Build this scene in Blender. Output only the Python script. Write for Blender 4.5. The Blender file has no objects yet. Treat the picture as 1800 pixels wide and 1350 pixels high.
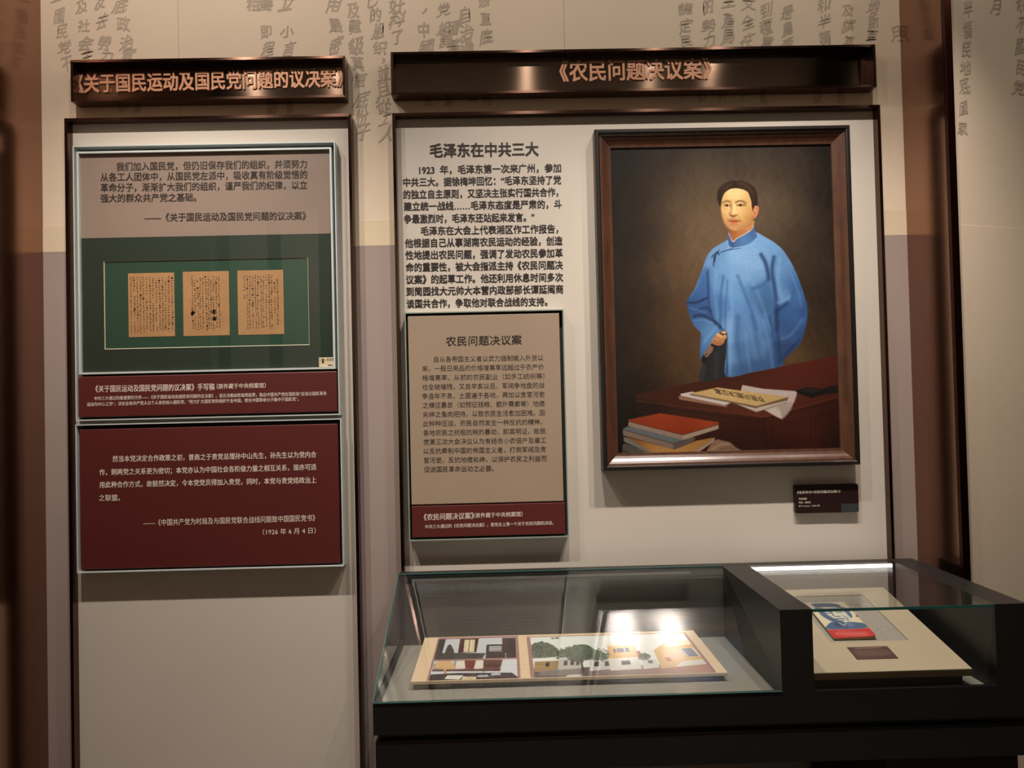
import bpy, math, random
import numpy as np
from mathutils import Vector

SC = bpy.context.scene
COL = SC.collection
random.seed(7)
RNG = np.random.default_rng(11)

# ------------------------------------------------------------------ camera
F_PX = 1250.5                       # focal length for an 1800 px wide frame
YAW, PITCH, ROLL = 0.01410, 0.01842, -0.02308
EYE = np.array([0.0, -2.653, 1.55])
fw = np.array([math.sin(YAW) * math.cos(PITCH), math.cos(YAW) * math.cos(PITCH), math.sin(PITCH)])
rt0 = np.array([math.cos(YAW), -math.sin(YAW), 0.0])
up0 = np.cross(rt0, fw)
rt = math.cos(ROLL) * rt0 + math.sin(ROLL) * up0
up = math.cos(ROLL) * up0 - math.sin(ROLL) * rt0
cam_d = bpy.data.cameras.new('camera')
cam = bpy.data.objects.new('camera', cam_d)
COL.objects.link(cam)
from mathutils import Matrix
cam.matrix_world = Matrix(((rt[0], up[0], -fw[0], EYE[0]), (rt[1], up[1], -fw[1], EYE[1]),
                           (rt[2], up[2], -fw[2], EYE[2]), (0, 0, 0, 1)))
cam_d.sensor_fit = 'HORIZONTAL'
cam_d.sensor_width = 36.0
cam_d.lens = 36.0 * F_PX / 1800.0
cam_d.clip_start = 0.02
SC.camera = cam

# ------------------------------------------------------------------ world, lights, exposure
SC.view_settings.view_transform = 'Standard'
SC.view_settings.look = 'None'
SC.view_settings.gamma = 1.0
SC.view_settings.use_curve_mapping = False
SC.view_settings.exposure = 0.0
SC.cycles.sample_clamp_indirect = 0.0    # keep the lamps' glare where the glass mirrors the varnish
wd = bpy.data.worlds.new('hall_dark')
SC.world = wd
wd.use_nodes = True
wd.node_tree.nodes['Background'].inputs[0].default_value = (1.0, 0.86, 0.74, 1)
wd.node_tree.nodes['Background'].inputs[1].default_value = 0.008

def spot(name, loc, aim, energy, col=(1.0, 0.80, 0.60), size=80, blend=0.9, radius=0.022):
    d = bpy.data.lights.new(name, 'SPOT')
    d.energy = energy; d.color = col; d.spot_size = math.radians(size); d.spot_blend = blend
    d.shadow_soft_size = radius
    o = bpy.data.objects.new(name, d); COL.objects.link(o)
    o.location = loc
    o.rotation_euler = (Vector(aim) - Vector(loc)).to_track_quat('-Z', 'Y').to_euler()
    return o

WARM = (1.0, 0.87, 0.765)
LZ, LY = 3.55, -1.02
# each track lamp: a narrow beam aimed low on the wall and the weaker spill around it
SPOTS = [(-2.05, 130, 26), (-1.30, 140, 26), (-0.86, 136, 16), (0.17, 148, 9), (0.84, 150, 9), (1.17, 150, 10), (2.05, 12, 5)]
for i, (x, e, sp_) in enumerate(SPOTS):
    spot('track_beam', (x, LY, LZ), (x, 0.0, -0.20), e, WARM, 77, 1.0)
    spot('track_spill', (x, LY, LZ), (x, 0.0, 2.2), sp_, WARM, 165, 0.6)
# general ceiling light of the hall behind the viewer
def area(name, loc, aim, energy, sx, sy, col):
    d = bpy.data.lights.new(name, 'AREA')
    d.shape = 'RECTANGLE'; d.size = sx; d.size_y = sy; d.energy = energy; d.color = col
    o = bpy.data.objects.new(name, d); COL.objects.link(o)
    o.location = loc
    o.rotation_euler = (Vector(aim) - Vector(loc)).to_track_quat('-Z', 'Y').to_euler()
    return o
area('hall_light', (0.3, -4.0, 4.1), (0.3, -2.5, 0.0), 3, 5.0, 1.2, (1.0, 0.84, 0.70))
for sx_ in (-2.4, 0.0, 2.4):
    spot('hall_spot', (sx_, -4.6, 3.9), (sx_, -6.5, 2.6), 420, (1.0, 0.85, 0.7), 110, 1.0)

# ------------------------------------------------------------------ materials
def s2l(c):
    if isinstance(c, str):
        c = c.lstrip('#'); c = [int(c[i:i + 2], 16) for i in (0, 2, 4)]
    c = np.asarray(c, float) / 255.0
    return np.where(c <= 0.04045, c / 12.92, ((c + 0.055) / 1.055) ** 2.4)

def mat(name, col, rough=0.5, metal=0.0, spec=0.5, var=0.06, vscale=12.0, bump=0.0, bscale=200.0,
        stretch=None, coat=0.0, attr=None, gain=1.0, crough=0.1):
    m = bpy.data.materials.new(name); m.use_nodes = True
    nt = m.node_tree; b = nt.nodes['Principled BSDF']
    b.inputs['Roughness'].default_value = rough
    b.inputs['Metallic'].default_value = metal
    b.inputs['Specular IOR Level'].default_value = spec
    b.inputs['Coat Weight'].default_value = coat
    b.inputs['Coat Roughness'].default_value = crough
    tc = nt.nodes.new('ShaderNodeTexCoord')
    mp = nt.nodes.new('ShaderNodeMapping')
    nt.links.new(tc.outputs['Object'], mp.inputs['Vector'])
    if stretch: mp.inputs['Scale'].default_value = stretch
    if attr:
        a = nt.nodes.new('ShaderNodeAttribute'); a.attribute_name = attr
        src = a.outputs['Color']
    else:
        rgb = nt.nodes.new('ShaderNodeRGB')
        l = s2l(col) * gain
        rgb.outputs[0].default_value = (*l, 1); src = rgb.outputs[0]
    nz = nt.nodes.new('ShaderNodeTexNoise'); nz.inputs['Scale'].default_value = vscale
    nz.inputs['Detail'].default_value = 4.0
    nt.links.new(mp.outputs[0], nz.inputs['Vector'])
    mr = nt.nodes.new('ShaderNodeMapRange')
    mr.inputs['From Min'].default_value = 0.25; mr.inputs['From Max'].default_value = 0.75
    mr.inputs['To Min'].default_value = 1 - var; mr.inputs['To Max'].default_value = 1 + var
    nt.links.new(nz.outputs['Fac'], mr.inputs['Value'])
    mx = nt.nodes.new('ShaderNodeVectorMath'); mx.operation = 'SCALE'
    nt.links.new(src, mx.inputs[0]); nt.links.new(mr.outputs[0], mx.inputs['Scale'])
    nt.links.new(mx.outputs[0], b.inputs['Base Color'])
    if bump > 0:
        n2 = nt.nodes.new('ShaderNodeTexNoise'); n2.inputs['Scale'].default_value = bscale
        n2.inputs['Detail'].default_value = 3.0
        nt.links.new(mp.outputs[0], n2.inputs['Vector'])
        bp = nt.nodes.new('ShaderNodeBump'); bp.inputs['Strength'].default_value = bump
        bp.inputs['Distance'].default_value = 0.002
        nt.links.new(n2.outputs['Fac'], bp.inputs['Height'])
        nt.links.new(bp.outputs[0], b.inputs['Normal'])
        if coat > 0.5: nt.links.new(bp.outputs[0], b.inputs['Coat Normal'])
    return m

def glass_mat(name, tint=(0.97, 0.99, 0.985), rough=0.0, strength=1.0):
    m = bpy.data.materials.new(name); m.use_nodes = True
    nt = m.node_tree; nt.nodes.clear()
    out = nt.nodes.new('ShaderNodeOutputMaterial')
    tr = nt.nodes.new('ShaderNodeBsdfTransparent'); tr.inputs[0].default_value = (*tint, 1)
    gl = nt.nodes.new('ShaderNodeBsdfGlossy'); gl.inputs['Roughness'].default_value = rough
    lw = nt.nodes.new('ShaderNodeLayerWeight'); lw.inputs['Blend'].default_value = 0.5
    pw = nt.nodes.new('ShaderNodeMath'); pw.operation = 'POWER'; pw.inputs[1].default_value = 5.0
    nt.links.new(lw.outputs['Facing'], pw.inputs[0])
    ma = nt.nodes.new('ShaderNodeMath'); ma.operation = 'MULTIPLY_ADD'
    ma.inputs[1].default_value = 0.95 * strength; ma.inputs[2].default_value = 0.042 * strength
    nt.links.new(pw.outputs[0], ma.inputs[0])
    mix = nt.nodes.new('ShaderNodeMixShader')
    nt.links.new(ma.outputs[0], mix.inputs[0])
    nt.links.new(tr.outputs[0], mix.inputs[1]); nt.links.new(gl.outputs[0], mix.inputs[2])
    nt.links.new(mix.outputs[0], out.inputs[0])
    return m

def emit_mat(name, col, strength):
    m = bpy.data.materials.new(name); m.use_nodes = True
    nt = m.node_tree; nt.nodes.clear()
    out = nt.nodes.new('ShaderNodeOutputMaterial')
    e = nt.nodes.new('ShaderNodeEmission')
    e.inputs[0].default_value = (*col, 1); e.inputs[1].default_value = strength
    nt.links.new(e.outputs[0], out.inputs[0])
    return m

def brushed(name, col, rough=0.3, aniso=0.85, var=0.25):
    """brushed bronze: grain runs along the UV u direction"""
    m = mat(name, col, rough, 1.0, 0.5, var, 9.0, 0.0, stretch=(1.0, 1.0, 60.0))
    nt = m.node_tree; b = nt.nodes['Principled BSDF']
    tg = nt.nodes.new('ShaderNodeTangent'); tg.direction_type = 'UV_MAP'
    b.inputs['Anisotropic'].default_value = aniso
    b.inputs['Anisotropic Rotation'].default_value = 0.25
    nt.links.new(tg.outputs[0], b.inputs['Tangent'])
    return m

G = 1.0
M = {}
M['wallpaper'] = mat('wallpaper', '#d6c6b0', 0.75, var=0.03, vscale=3, bump=0.15, bscale=260)
M['mauve'] = mat('mauve_wallpaper', '#978983', 0.75, var=0.03, vscale=3, bump=0.15, bscale=260)
M['cream_strip'] = mat('cream_strip', '#cfc0a4', 0.7, var=0.03, vscale=3)
M['ink_wall'] = mat('printed_ink', '#b0a290', 0.8, var=0.08)
M['floor'] = mat('floor_stone', '#4a3f38', 0.35, var=0.1)
M['ceiling'] = mat('ceiling_dark', '#1c1a19', 0.8)
M['hall'] = mat('hall_panel', '#8d8678', 0.6)
M['hall_dark'] = mat('hall_gap', '#1e1d1b', 0.7)
M['bronze'] = brushed('brushed_bronze', '#634b40', 0.2, 0.85, 0.15)
M['bronze_plate'] = brushed('brushed_bronze_plate', '#86705f', 0.135, 0.97, 0.2)
M['bronze_sheet'] = mat('bronze_sheet', '#9a7867', 0.17, 1.0, var=0.06, vscale=2.0, stretch=(1, 1, 0.3))
M['bronze_dark'] = mat('dark_bronze_edge', '#4a2a20', 0.3, 1.0, var=0.1)
M['copper'] = mat('copper_letters', '#cf9a78', 0.5, 0.25, var=0.05)
M['board'] = mat('white_board', '#c3bcb1', 0.6, var=0.02, vscale=3)
M['alu'] = mat('pale_aluminium', '#c9d3d2', 0.4, 0.25, var=0.03)
M['pinkboard'] = mat('pinkish_print', '#937f75', 0.55, var=0.02)
M['green'] = mat('green_mat', '#16402f', 0.7, var=0.06, vscale=40)
M['green_dark'] = mat('dark_green_mat', '#16291f', 0.7, var=0.06, vscale=40)
M['cream_edge'] = mat('cream_bevel', '#cfc7ae', 0.7)
M['paper_old'] = mat('old_paper', '#b3875c', 0.75, var=0.10, vscale=25)
M['ink'] = mat('black_ink', '#1b130e', 0.8)
M['text_brown'] = mat('dark_brown_print', '#2b1b18', 0.6)
M['text_black'] = mat('black_print', '#231a17', 0.6)
M['text_white'] = mat('white_print', '#e0d6c8', 0.6)
M['red'] = mat('dark_red_panel', '#511a18', 0.5, var=0.03, vscale=5)
M['docsheet'] = mat('beige_print', '#958370', 0.6, var=0.03, vscale=6)
M['doc_rim'] = mat('grey_green_rim', '#8f9b94', 0.4, 0.3)
M['gap'] = mat('painted_gap_shade', '#2a2f2b', 0.7)  # dark colour paints the shade in the gap onto the tray back
M['frame_black'] = mat('black_frame_edge', '#1a1412', 0.35)
M['frame_wood'] = mat('walnut_moulding', '#4c3021', 0.32, var=0.3, vscale=9, stretch=(5, 5, 1.2), coat=0.8, crough=0.22)
M['black_metal'] = mat('black_painted_metal', '#1d1c1b', 0.42, 0.0, 0.4, var=0.06)
M['black_in'] = mat('case_lining', '#3a3835', 0.6, var=0.08)
M['case_floor'] = mat('grey_case_floor', '#77736b', 0.5, var=0.05)
M['glass'] = glass_mat('clear_glass', strength=1.35)
M['glass_anti'] = glass_mat('picture_glass', (0.97, 0.98, 0.97), 0.0, 0.8)
M['glass_edge'] = mat('green_glass_edge', '#2c5a55', 0.15, 0.0, 0.8)
M['led'] = emit_mat('led_light', (1.0, 0.97, 0.92), 5.5)
M['led_dim'] = emit_mat('led_light_dim', (0.98, 0.98, 0.97), 3.0)
M['mount'] = mat('cream_mount_board', '#a4947c', 0.7, var=0.03, vscale=10)
M['mount_edge'] = mat('mount_edge_wood', '#9b7f62', 0.6, var=0.1, vscale=30)
M['felt'] = mat('grey_felt', '#8d857c', 0.95, var=0.28, vscale=300)
M['plaque'] = mat('plaque_maroon', '#22100f', 0.4)
M['sticker_grey'] = mat('grey_sticker', '#34383a', 0.4)
M['sticker_cream'] = mat('cream_sticker', '#c9bb9c', 0.5)
M['card_dark'] = mat('maroon_card', '#4b302a', 0.5)
M['pages'] = mat('page_edges', '#bda888', 0.8, var=0.15, vscale=150)
M['print_board'] = mat('print_board', '#bba386', 0.6, var=0.02)
M['painted'] = mat('oil_paint', None, 0.5, 0.0, 0.12, var=0.04, vscale=90, bump=0.07, bscale=600, attr='paint', coat=1.0, crough=0.2)
M['printed'] = mat('printed_picture', None, 0.4, 0.0, 0.4, var=0.02, vscale=60, attr='paint')

# ------------------------------------------------------------------ object helpers
ROOT = {}          # object name -> world location of its root

def link(o, parent):
    COL.objects.link(o)
    if parent is not None:
        o.parent = parent
    return o

def rootloc(p):
    while p is not None and p.parent is not None: p = p.parent
    return np.array(p['_loc']) if (p is not None and '_loc' in p) else np.zeros(3)

def thing(name, label, cat, loc, group=None):
    o = bpy.data.objects.new(name, None)
    o.location = loc; o.empty_display_size = 0.05
    o['_loc'] = [float(v) for v in loc]
    o['label'] = label; o['category'] = cat
    if group: o['group'] = group
    COL.objects.link(o)
    return o

def mesh(name, V, Fc, m, parent=None, bevel=0.0, uvx=False, smooth=False, label=None):
    V = np.asarray(V, float) - rootloc(parent)
    me = bpy.data.meshes.new(name)
    me.from_pydata([tuple(v) for v in V], [], [tuple(f) for f in Fc])
    me.materials.append(m)
    if uvx: add_uv(me)
    me.validate(); me.update()
    if smooth: me.shade_smooth()
    o = bpy.data.objects.new(name, me)
    link(o, parent)
    if label: o['label'] = label
    if bevel > 0:
        b = o.modifiers.new('bevel', 'BEVEL'); b.width = bevel; b.segments = 2; b.limit_method = 'ANGLE'
    return o

def add_uv(me):
    """u runs along the longest in-face axis so the brushing follows each strip"""
    uv = me.uv_layers.new(name='UVMap')
    for p in me.polygons:
        co = [np.array(me.vertices[i].co) for i in p.vertices]
        n = np.array(p.normal)
        best = max(range(len(co)), key=lambda k: np.linalg.norm(co[(k + 1) % len(co)] - co[k]))
        e = co[(best + 1) % len(co)] - co[best]; e /= np.linalg.norm(e) + 1e-9
        k = np.argmax(np.abs(e))
        if e[k] < 0: e = -e
        f = np.cross(n, e)
        for li, c in zip(p.loop_indices, co):
            uv.data[li].uv = (float(c @ e), float(c @ f))

BOXF = [(0, 3, 2, 1), (4, 5, 6, 7), (0, 1, 5, 4), (1, 2, 6, 5), (2, 3, 7, 6), (3, 0, 4, 7)]
def boxv(x0, x1, y0, y1, z0, z1):
    return [(x0, y0, z0), (x1, y0, z0), (x1, y1, z0), (x0, y1, z0), (x0, y0, z1), (x1, y0, z1), (x1, y1, z1), (x0, y1, z1)]
def box(name, x0, x1, y0, y1, z0, z1, m, parent=None, bevel=0.0, uvx=False, label=None):
    return mesh(name, boxv(x0, x1, min(y0, y1), max(y0, y1), z0, z1), BOXF, m, parent, bevel, uvx, label=label)
def boxes(name, lst, m, parent=None, bevel=0.0, uvx=False, label=None):
    V = []; Fc = []
    for b in lst:
        k = len(V); V += boxv(b[0], b[1], min(b[2], b[3]), max(b[2], b[3]), b[4], b[5])
        Fc += [tuple(i + k for i in f) for f in BOXF]
    return mesh(name, V, Fc, m, parent, bevel, uvx, label=label)
def prism(name, poly_yz, x0, x1, m, parent=None, bevel=0.0, label=None):
    n = len(poly_yz)
    V = [(x0, y, z) for y, z in poly_yz] + [(x1, y, z) for y, z in poly_yz]
    Fc = [tuple(range(n)), tuple(reversed(range(n, 2 * n)))]
    Fc += [(i, i + n, (i + 1) % n + n, (i + 1) % n) for i in range(n)]
    o = mesh(name, V, Fc, m, parent, bevel, label=label)
    fixn(o); return o
def fixn(o):
    import bmesh
    bm = bmesh.new(); bm.from_mesh(o.data)
    bmesh.ops.recalc_face_normals(bm, faces=bm.faces); bm.to_mesh(o.data); bm.free()
def frame(name, x0, x1, z0, z1, prof, m, parent=None, uvx=False, bevel=0.0, label=None):
    """mitred rectangular frame; prof = closed list of (inset, y)"""
    V = []; Fc = []
    n = len(prof)
    for (i, y) in prof:
        V += [(x0 + i, y, z0 + i), (x1 - i, y, z0 + i), (x1 - i, y, z1 - i), (x0 + i, y, z1 - i)]
    for a in range(n):
        b = (a + 1) % n
        for k in range(4):
            l = (k + 1) % 4
            Fc.append((a * 4 + k, a * 4 + l, b * 4 + l, b * 4 + k))
    o = mesh(name, V, Fc, m, parent, bevel, False, label=label)
    fixn(o)
    if uvx: add_uv(o.data)
    return o

# ------------------------------------------------------------------ planes: photo pixel -> point on a surface
class Plane:
    def __init__(s, O, U=(1, 0, 0), V=(0, 0, 1)):
        s.O = np.array(O, float); s.U = np.array(U, float); s.V = np.array(V, float)
        s.U /= np.linalg.norm(s.U); s.V /= np.linalg.norm(s.V); s.N = np.cross(s.U, s.V)
        if s.N @ (EYE - s.O) < 0: s.N = -s.N
    def uv(s, px, py):
        d = rt * (px - 900) / F_PX - up * (py - 675) / F_PX + fw
        t = ((s.O - EYE) @ s.N) / (d @ s.N)
        p = EYE + t * d - s.O
        return np.array([p @ s.U, p @ s.V])
    def pts(s, uv, off=0.0):
        uv = np.atleast_2d(uv)
        return s.O + uv[:, :1] * s.U + uv[:, 1:2] * s.V + s.N * off
def wallplane(y): return Plane((0, y, 0))

# ------------------------------------------------------------------ lettering
_tc = {}
def glyphs(txt, bold, space):
    key = (txt, bold, space)
    if key in _tc: return _tc[key]
    c = bpy.data.curves.new('lettering_tmp', 'FONT')
    c.body = txt; c.resolution_u = 2; c.offset = bold; c.space_character = space
    c.dimensions = '2D'
    o = bpy.data.objects.new('lettering_tmp', c); COL.objects.link(o)
    dg = bpy.context.evaluated_depsgraph_get()
    me = bpy.data.meshes.new_from_object(o.evaluated_get(dg))
    n = len(me.vertices)
    co = np.zeros(n * 3); me.vertices.foreach_get('co', co); co = co.reshape(-1, 3)[:, :2]
    fc = [tuple(p.vertices) for p in me.polygons]
    bpy.data.objects.remove(o); bpy.data.curves.remove(c); bpy.data.meshes.remove(me)
    _tc[key] = (co, fc)
    return co, fc
gc, _ = glyphs('国', 0.0, 1.0)
GH = gc[:, 1].max() - gc[:, 1].min(); GMID = (gc[:, 1].max() + gc[:, 1].min()) / 2; GW = gc[:, 0].max() - gc[:, 0].min()

def layout(lines, plane, bold=0.0):
    """lines: (text, (px0,py0), (px1,py1), glyph height px or None) -> uv verts, faces"""
    UV = []; FC = []; k = 0; LAY = []
    for ln in lines:
        t, a, b = ln[:3]; hpx = ln[3] if len(ln) > 3 else None
        bo = ln[4] if len(ln) > 4 else bold
        p0 = plane.uv(*a); p1 = plane.uv(*b); L = np.linalg.norm(p1 - p0)
        co, fc = glyphs(t, 0.0, 1.0)
        w = co[:, 0].max() - co[:, 0].min()
        if hpx:
            mid = ((a[0] + b[0]) / 2, (a[1] + b[1]) / 2)
            q0 = plane.uv(mid[0], mid[1] - hpx / 2); q1 = plane.uv(mid[0], mid[1] + hpx / 2)
            sy = np.linalg.norm(q1 - q0) / GH
            if len(t) > 1:
                sp = 1 + (L / sy - w) / max(1e-6, (w - GW)) * 1.0
                sp = min(max(sp, 1.0), 2.5)
                co, fc = glyphs(t, 0.0, round(sp, 3)); w = co[:, 0].max() - co[:, 0].min()
        else:
            sy = L / w
        sx = L / w
        e = (p1 - p0) / L; n = np.array([-e[1], e[0]])
        x = (co[:, 0] - co[:, 0].min()) * sx; y = (co[:, 1] - GMID) * sy
        bb = max(bo, 0.0) * sy
        for li, (dx, dy) in enumerate(((0, 0),) if bb == 0 else ((-.75, -.75), (.75, -.75), (-.75, .75), (.75, .75))):
            UV.append(p0 + (x[:, None] + dx * bb) * e + (y[:, None] + dy * bb) * n); LAY.append(np.full(len(x), li * 0.00012))
            FC += [tuple(i + k for i in f) for f in fc]; k += len(co)
    return np.vstack(UV), FC, np.concatenate(LAY)
def lettering(lines, plane, m, parent, bold=0.0, off=0.0006, depth=0.0, name='lettering', label=None):
    uv, fc, lay = layout(lines, plane, bold)
    o = mesh(name, plane.pts(uv, off) + lay[:, None] * plane.N, fc, m, parent, label=label)
    if depth > 0:
        s = o.modifiers.new('depth', 'SOLIDIFY'); s.thickness = depth; s.offset = 0
    return o

# ------------------------------------------------------------------ painted pictures (pigment laid on a grid of vertices)
class Picture:
    def __init__(s, plane, u0, u1, v0, v1, step, base, tf=(0, 0, 1.0)):
        s.p = plane
        s.nu = max(2, int((u1 - u0) / step)); s.nv = max(2, int((v1 - v0) / step))
        u = np.linspace(u0, u1, s.nu); v = np.linspace(v0, v1, s.nv)
        s.U, s.V = np.meshgrid(u, v)
        s.C = np.ones((s.nv, s.nu, 3)) * np.asarray(base, float)
        s.u = u; s.v = v; s.tf = tf
        s.ppm = 1.0
    def zoom(s, ox, oy, k): s.tf = (ox, oy, k)
    def P(s, pts):
        ox, oy, k = s.tf
        return np.array([s.p.uv(ox + x / k, oy + y / k) for x, y in pts])
    def scale(s, at):
        ox, oy, k = s.tf
        a = s.p.uv(ox + at[0] / k, oy + at[1] / k); b = s.p.uv(ox + (at[0] + 1) / k, oy + at[1] / k)
        return np.linalg.norm(b - a)
    def _win(s, lo, hi):
        i0, i1 = np.searchsorted(s.u, lo[0]), np.searchsorted(s.u, hi[0])
        j0, j1 = np.searchsorted(s.v, lo[1]), np.searchsorted(s.v, hi[1])
        return slice(j0, j1), slice(i0, i1)
    @staticmethod
    def smooth(P, n=6, closed=True):
        N = len(P); out = []
        for i in range(N if closed else N - 1):
            if closed: a, b, c, d = P[i - 1], P[i], P[(i + 1) % N], P[(i + 2) % N]
            else: a, b, c, d = P[max(i - 1, 0)], P[i], P[i + 1], P[min(i + 2, N - 1)]
            for t in np.linspace(0, 1, n, endpoint=False):
                out.append(0.5 * (2 * b + (c - a) * t + (2 * a - 5 * b + 4 * c - d) * t * t + (3 * b - a - 3 * c + d) * t ** 3))
        if not closed: out.append(P[-1])
        return np.array(out)
    @staticmethod
    def dist(X, Y, P, closed):
        d = np.full(X.shape, 1e9)
        N = len(P)
        for i in range(N if closed else N - 1):
            a = P[i]; b = P[(i + 1) % N]; e = b - a; L = e @ e + 1e-18
            t = np.clip(((X - a[0]) * e[0] + (Y - a[1]) * e[1]) / L, 0, 1)
            d = np.minimum(d, (X - a[0] - t * e[0]) ** 2 + (Y - a[1] - t * e[1]) ** 2)
        return np.sqrt(d)
    def mask(s, pts, soft=1.0, curve=True):
        P = s.P(pts); k = s.scale(pts[0])
        if curve: P = s.smooth(P, 5)
        sf = max(soft * k, 1e-6)
        w = s._win(P.min(0) - 2 * sf, P.max(0) + 2 * sf)
        X, Y = s.U[w], s.V[w]
        ins = np.zeros(X.shape, bool)
        N = len(P)
        for i in range(N):
            a, b = P[i], P[(i + 1) % N]
            if a[1] == b[1]: continue
            c = ((a[1] > Y) != (b[1] > Y)) & (X < (b[0] - a[0]) * (Y - a[1]) / (b[1] - a[1]) + a[0])
            ins ^= c
        d = s.dist(X, Y, P, True)
        sd = np.where(ins, d, -d)
        al = np.clip(0.5 + sd / (2 * sf), 0, 1); al = al * al * (3 - 2 * al)
        return w, al
    def poly(s, pts, col, soft=2.0, alpha=1.0, curve=True):
        w, al = s.mask(pts, soft, curve)
        al = (al * alpha)[..., None]
        s.C[w] = s.C[w] * (1 - al) + np.asarray(col, float) * al
    def field(s, pts, samples, sigma, soft=2.0, curve=True, alpha=1.0):
        """fill with colours blended from sample points ((x,y),(r,g,b))"""
        if pts is None:
            w = (slice(0, s.nv), slice(0, s.nu)); al = np.ones(s.U.shape) * alpha; ref = samples[0][0]
        else:
            w, al = s.mask(pts, soft, curve); al = al * alpha; ref = pts[0]
        sg = sigma * s.scale(ref)
        Q = s.P([q[0] for q in samples]); X, Y = s.U[w], s.V[w]
        num = np.zeros(X.shape + (3,)); den = np.zeros(X.shape) + 1e-12
        for q, (_, c) in zip(Q, samples):
            r2 = ((X - q[0]) ** 2 + (Y - q[1]) ** 2) / (2 * sg * sg)
            g = np.exp(-np.minimum(r2, 40)) + 1e-4 / (1 + r2) ** 2
            num += g[..., None] * np.asarray(c, float); den += g
        al = al[..., None]
        s.C[w] = s.C[w] * (1 - al) + num / den[..., None] * al
    def stroke(s, pts, col, width, soft=None, alpha=1.0, curve=True, taper=False):
        P = s.P(pts); k = s.scale(pts[0])
        if curve and len(P) > 2: P = s.smooth(P, 5, False)
        r = width * k / 2; sf = (soft if soft is not None else width * 0.5) * k
        w = s._win(P.min(0) - r - 2 * sf, P.max(0) + r + 2 * sf)
        d = s.dist(s.U[w], s.V[w], P, False)
        al = np.clip((r + sf - d) / (2 * sf), 0, 1); al = al * al * (3 - 2 * al)
        al = (al * alpha)[..., None]
        s.C[w] = s.C[w] * (1 - al) + np.asarray(col, float) * al
    def blob(s, c, rx, ry, col, alpha=1.0):
        q = s.P([c])[0]; k = s.scale(c)
        g = np.exp(-(((s.U - q[0]) / (rx * k)) ** 2 + ((s.V - q[1]) / (ry * k)) ** 2)) * alpha
        s.C[:] = s.C * (1 - g[..., None]) + np.asarray(col, float) * g[..., None]
    def grain(s, amt):
        s.C *= 1 + amt * RNG.standard_normal(s.C.shape[:2])[..., None]
    def build(s, name, m, parent, off=0.0, gain=1.0, power=1.0, tint=(1, 1, 1), lift=None, label=None):
        uv = np.stack([s.U.ravel(), s.V.ravel()], 1)
        V = s.p.pts(uv, off) - rootloc(parent)
        if lift is not None: V = V + lift.reshape(-1, 1) * s.p.N
        nu, nv = s.nu, s.nv
        i = np.arange(nv - 1)[:, None] * nu + np.arange(nu - 1)[None]
        Q = np.stack([i, i + 1, i + nu + 1, i + nu], -1).reshape(-1, 4)
        if np.cross(s.p.U, s.p.V) @ s.p.N < 0: Q = Q[:, ::-1]
        me = bpy.data.meshes.new(name)
        me.vertices.add(len(V)); me.vertices.foreach_set('co', V.ravel())
        me.loops.add(Q.size); me.loops.foreach_set('vertex_index', np.ascontiguousarray(Q).ravel().astype(np.int32))
        me.polygons.add(len(Q)); me.polygons.foreach_set('loop_start', (np.arange(len(Q)) * 4).astype(np.int32))
        me.update(calc_edges=True)
        at = me.color_attributes.new('paint', 'FLOAT_COLOR', 'POINT')
        rgb = s2l(np.clip(s.C.reshape(-1, 3), 0, 255)) ** power * gain * np.asarray(tint)
        at.data.foreach_set('color', np.concatenate([np.clip(rgb, 0, 0.95), np.ones((len(V), 1))], 1).ravel().astype(np.float32))
        me.materials.append(m)
        o = bpy.data.objects.new(name, me); link(o, parent)
        if label: o['label'] = label
        return o

def struct(o):
    o['kind'] = 'structure'; return o

# ================================================================== the room
H = 4.3
MAUVE_Z = 2.127
wb = struct(box('wall_back', -1.72, 1.60, 0.0, 0.12, 0.0, H, M['wallpaper']))
mv = box('lower_wallpaper', -1.69, 1.54, -0.0012, 0.0, 0.0, MAUVE_Z, M['mauve'], wb, label='mauve lower wallpaper')
box('border_strip', -1.69, 1.54, -0.0016, 0.0, MAUVE_Z, MAUVE_Z + 0.095, M['cream_strip'], wb, label='pale cream strip of wallpaper')
seams = [(x - 0.0008, x + 0.0008, -0.0007, 0.0, MAUVE_Z, H) for x in (-1.18, 0.265)]
boxes('seam', seams, M['ink_wall'], wb)

# left bronze return: a deep sheet at right angles to the wall, and the hall wall behind it
tl = struct(box('trim_1', -1.80, -1.69, -1.6, 0.0, 0.0, H, M['bronze_sheet']))
trr = struct(box('trim_2', 1.540, 1.556, -0.250, 0.0, 0.0, H, M['bronze_sheet']))
box('front_edge', 1.538, 1.564, -0.268, -0.250, 0.0, H, M['bronze_dark'], trr, 0.001, label='dark bronze front edge')
# wall right of the bronze return, turned a little away
a16 = math.radians(16)
RU = np.array([math.cos(a16), math.sin(a16), 0.0]); RW = np.array([-RU[1], RU[0], 0.0])
R0 = np.array([1.560, -0.250, 0.0])
def rwall(name, w0, z0, z1, t0, t1, m, parent=None, label=None):
    V = []
    for z in (z0, z1):
        for (u, t) in ((w0, t0), (1.8, t0), (1.8, t1), (w0, t1)):
            p = R0 + RU * u + RW * t; V.append((p[0], p[1], z))
    return mesh(name, V, BOXF, m, parent, label=label)
wr = struct(rwall('wall_right', 0.004, 0.0, H, 0.0, 0.02, M['wallpaper']))
rwall('lower_wallpaper', 0.0, 0.0, 2.105, -0.0012, 0.0, M['wallpaper'], wr)
struct(box('floor', -6, 6, -7.0, 0.2, -0.1, 0.0, M['floor']))
struct(box('ceiling', -6, 6, -7.0, 0.2, H, H + 0.1, M['ceiling']))
wf = struct(box('wall_front', -6, 6, -7.0, -6.9, 0.0, H, M['hall_dark']))
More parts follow.
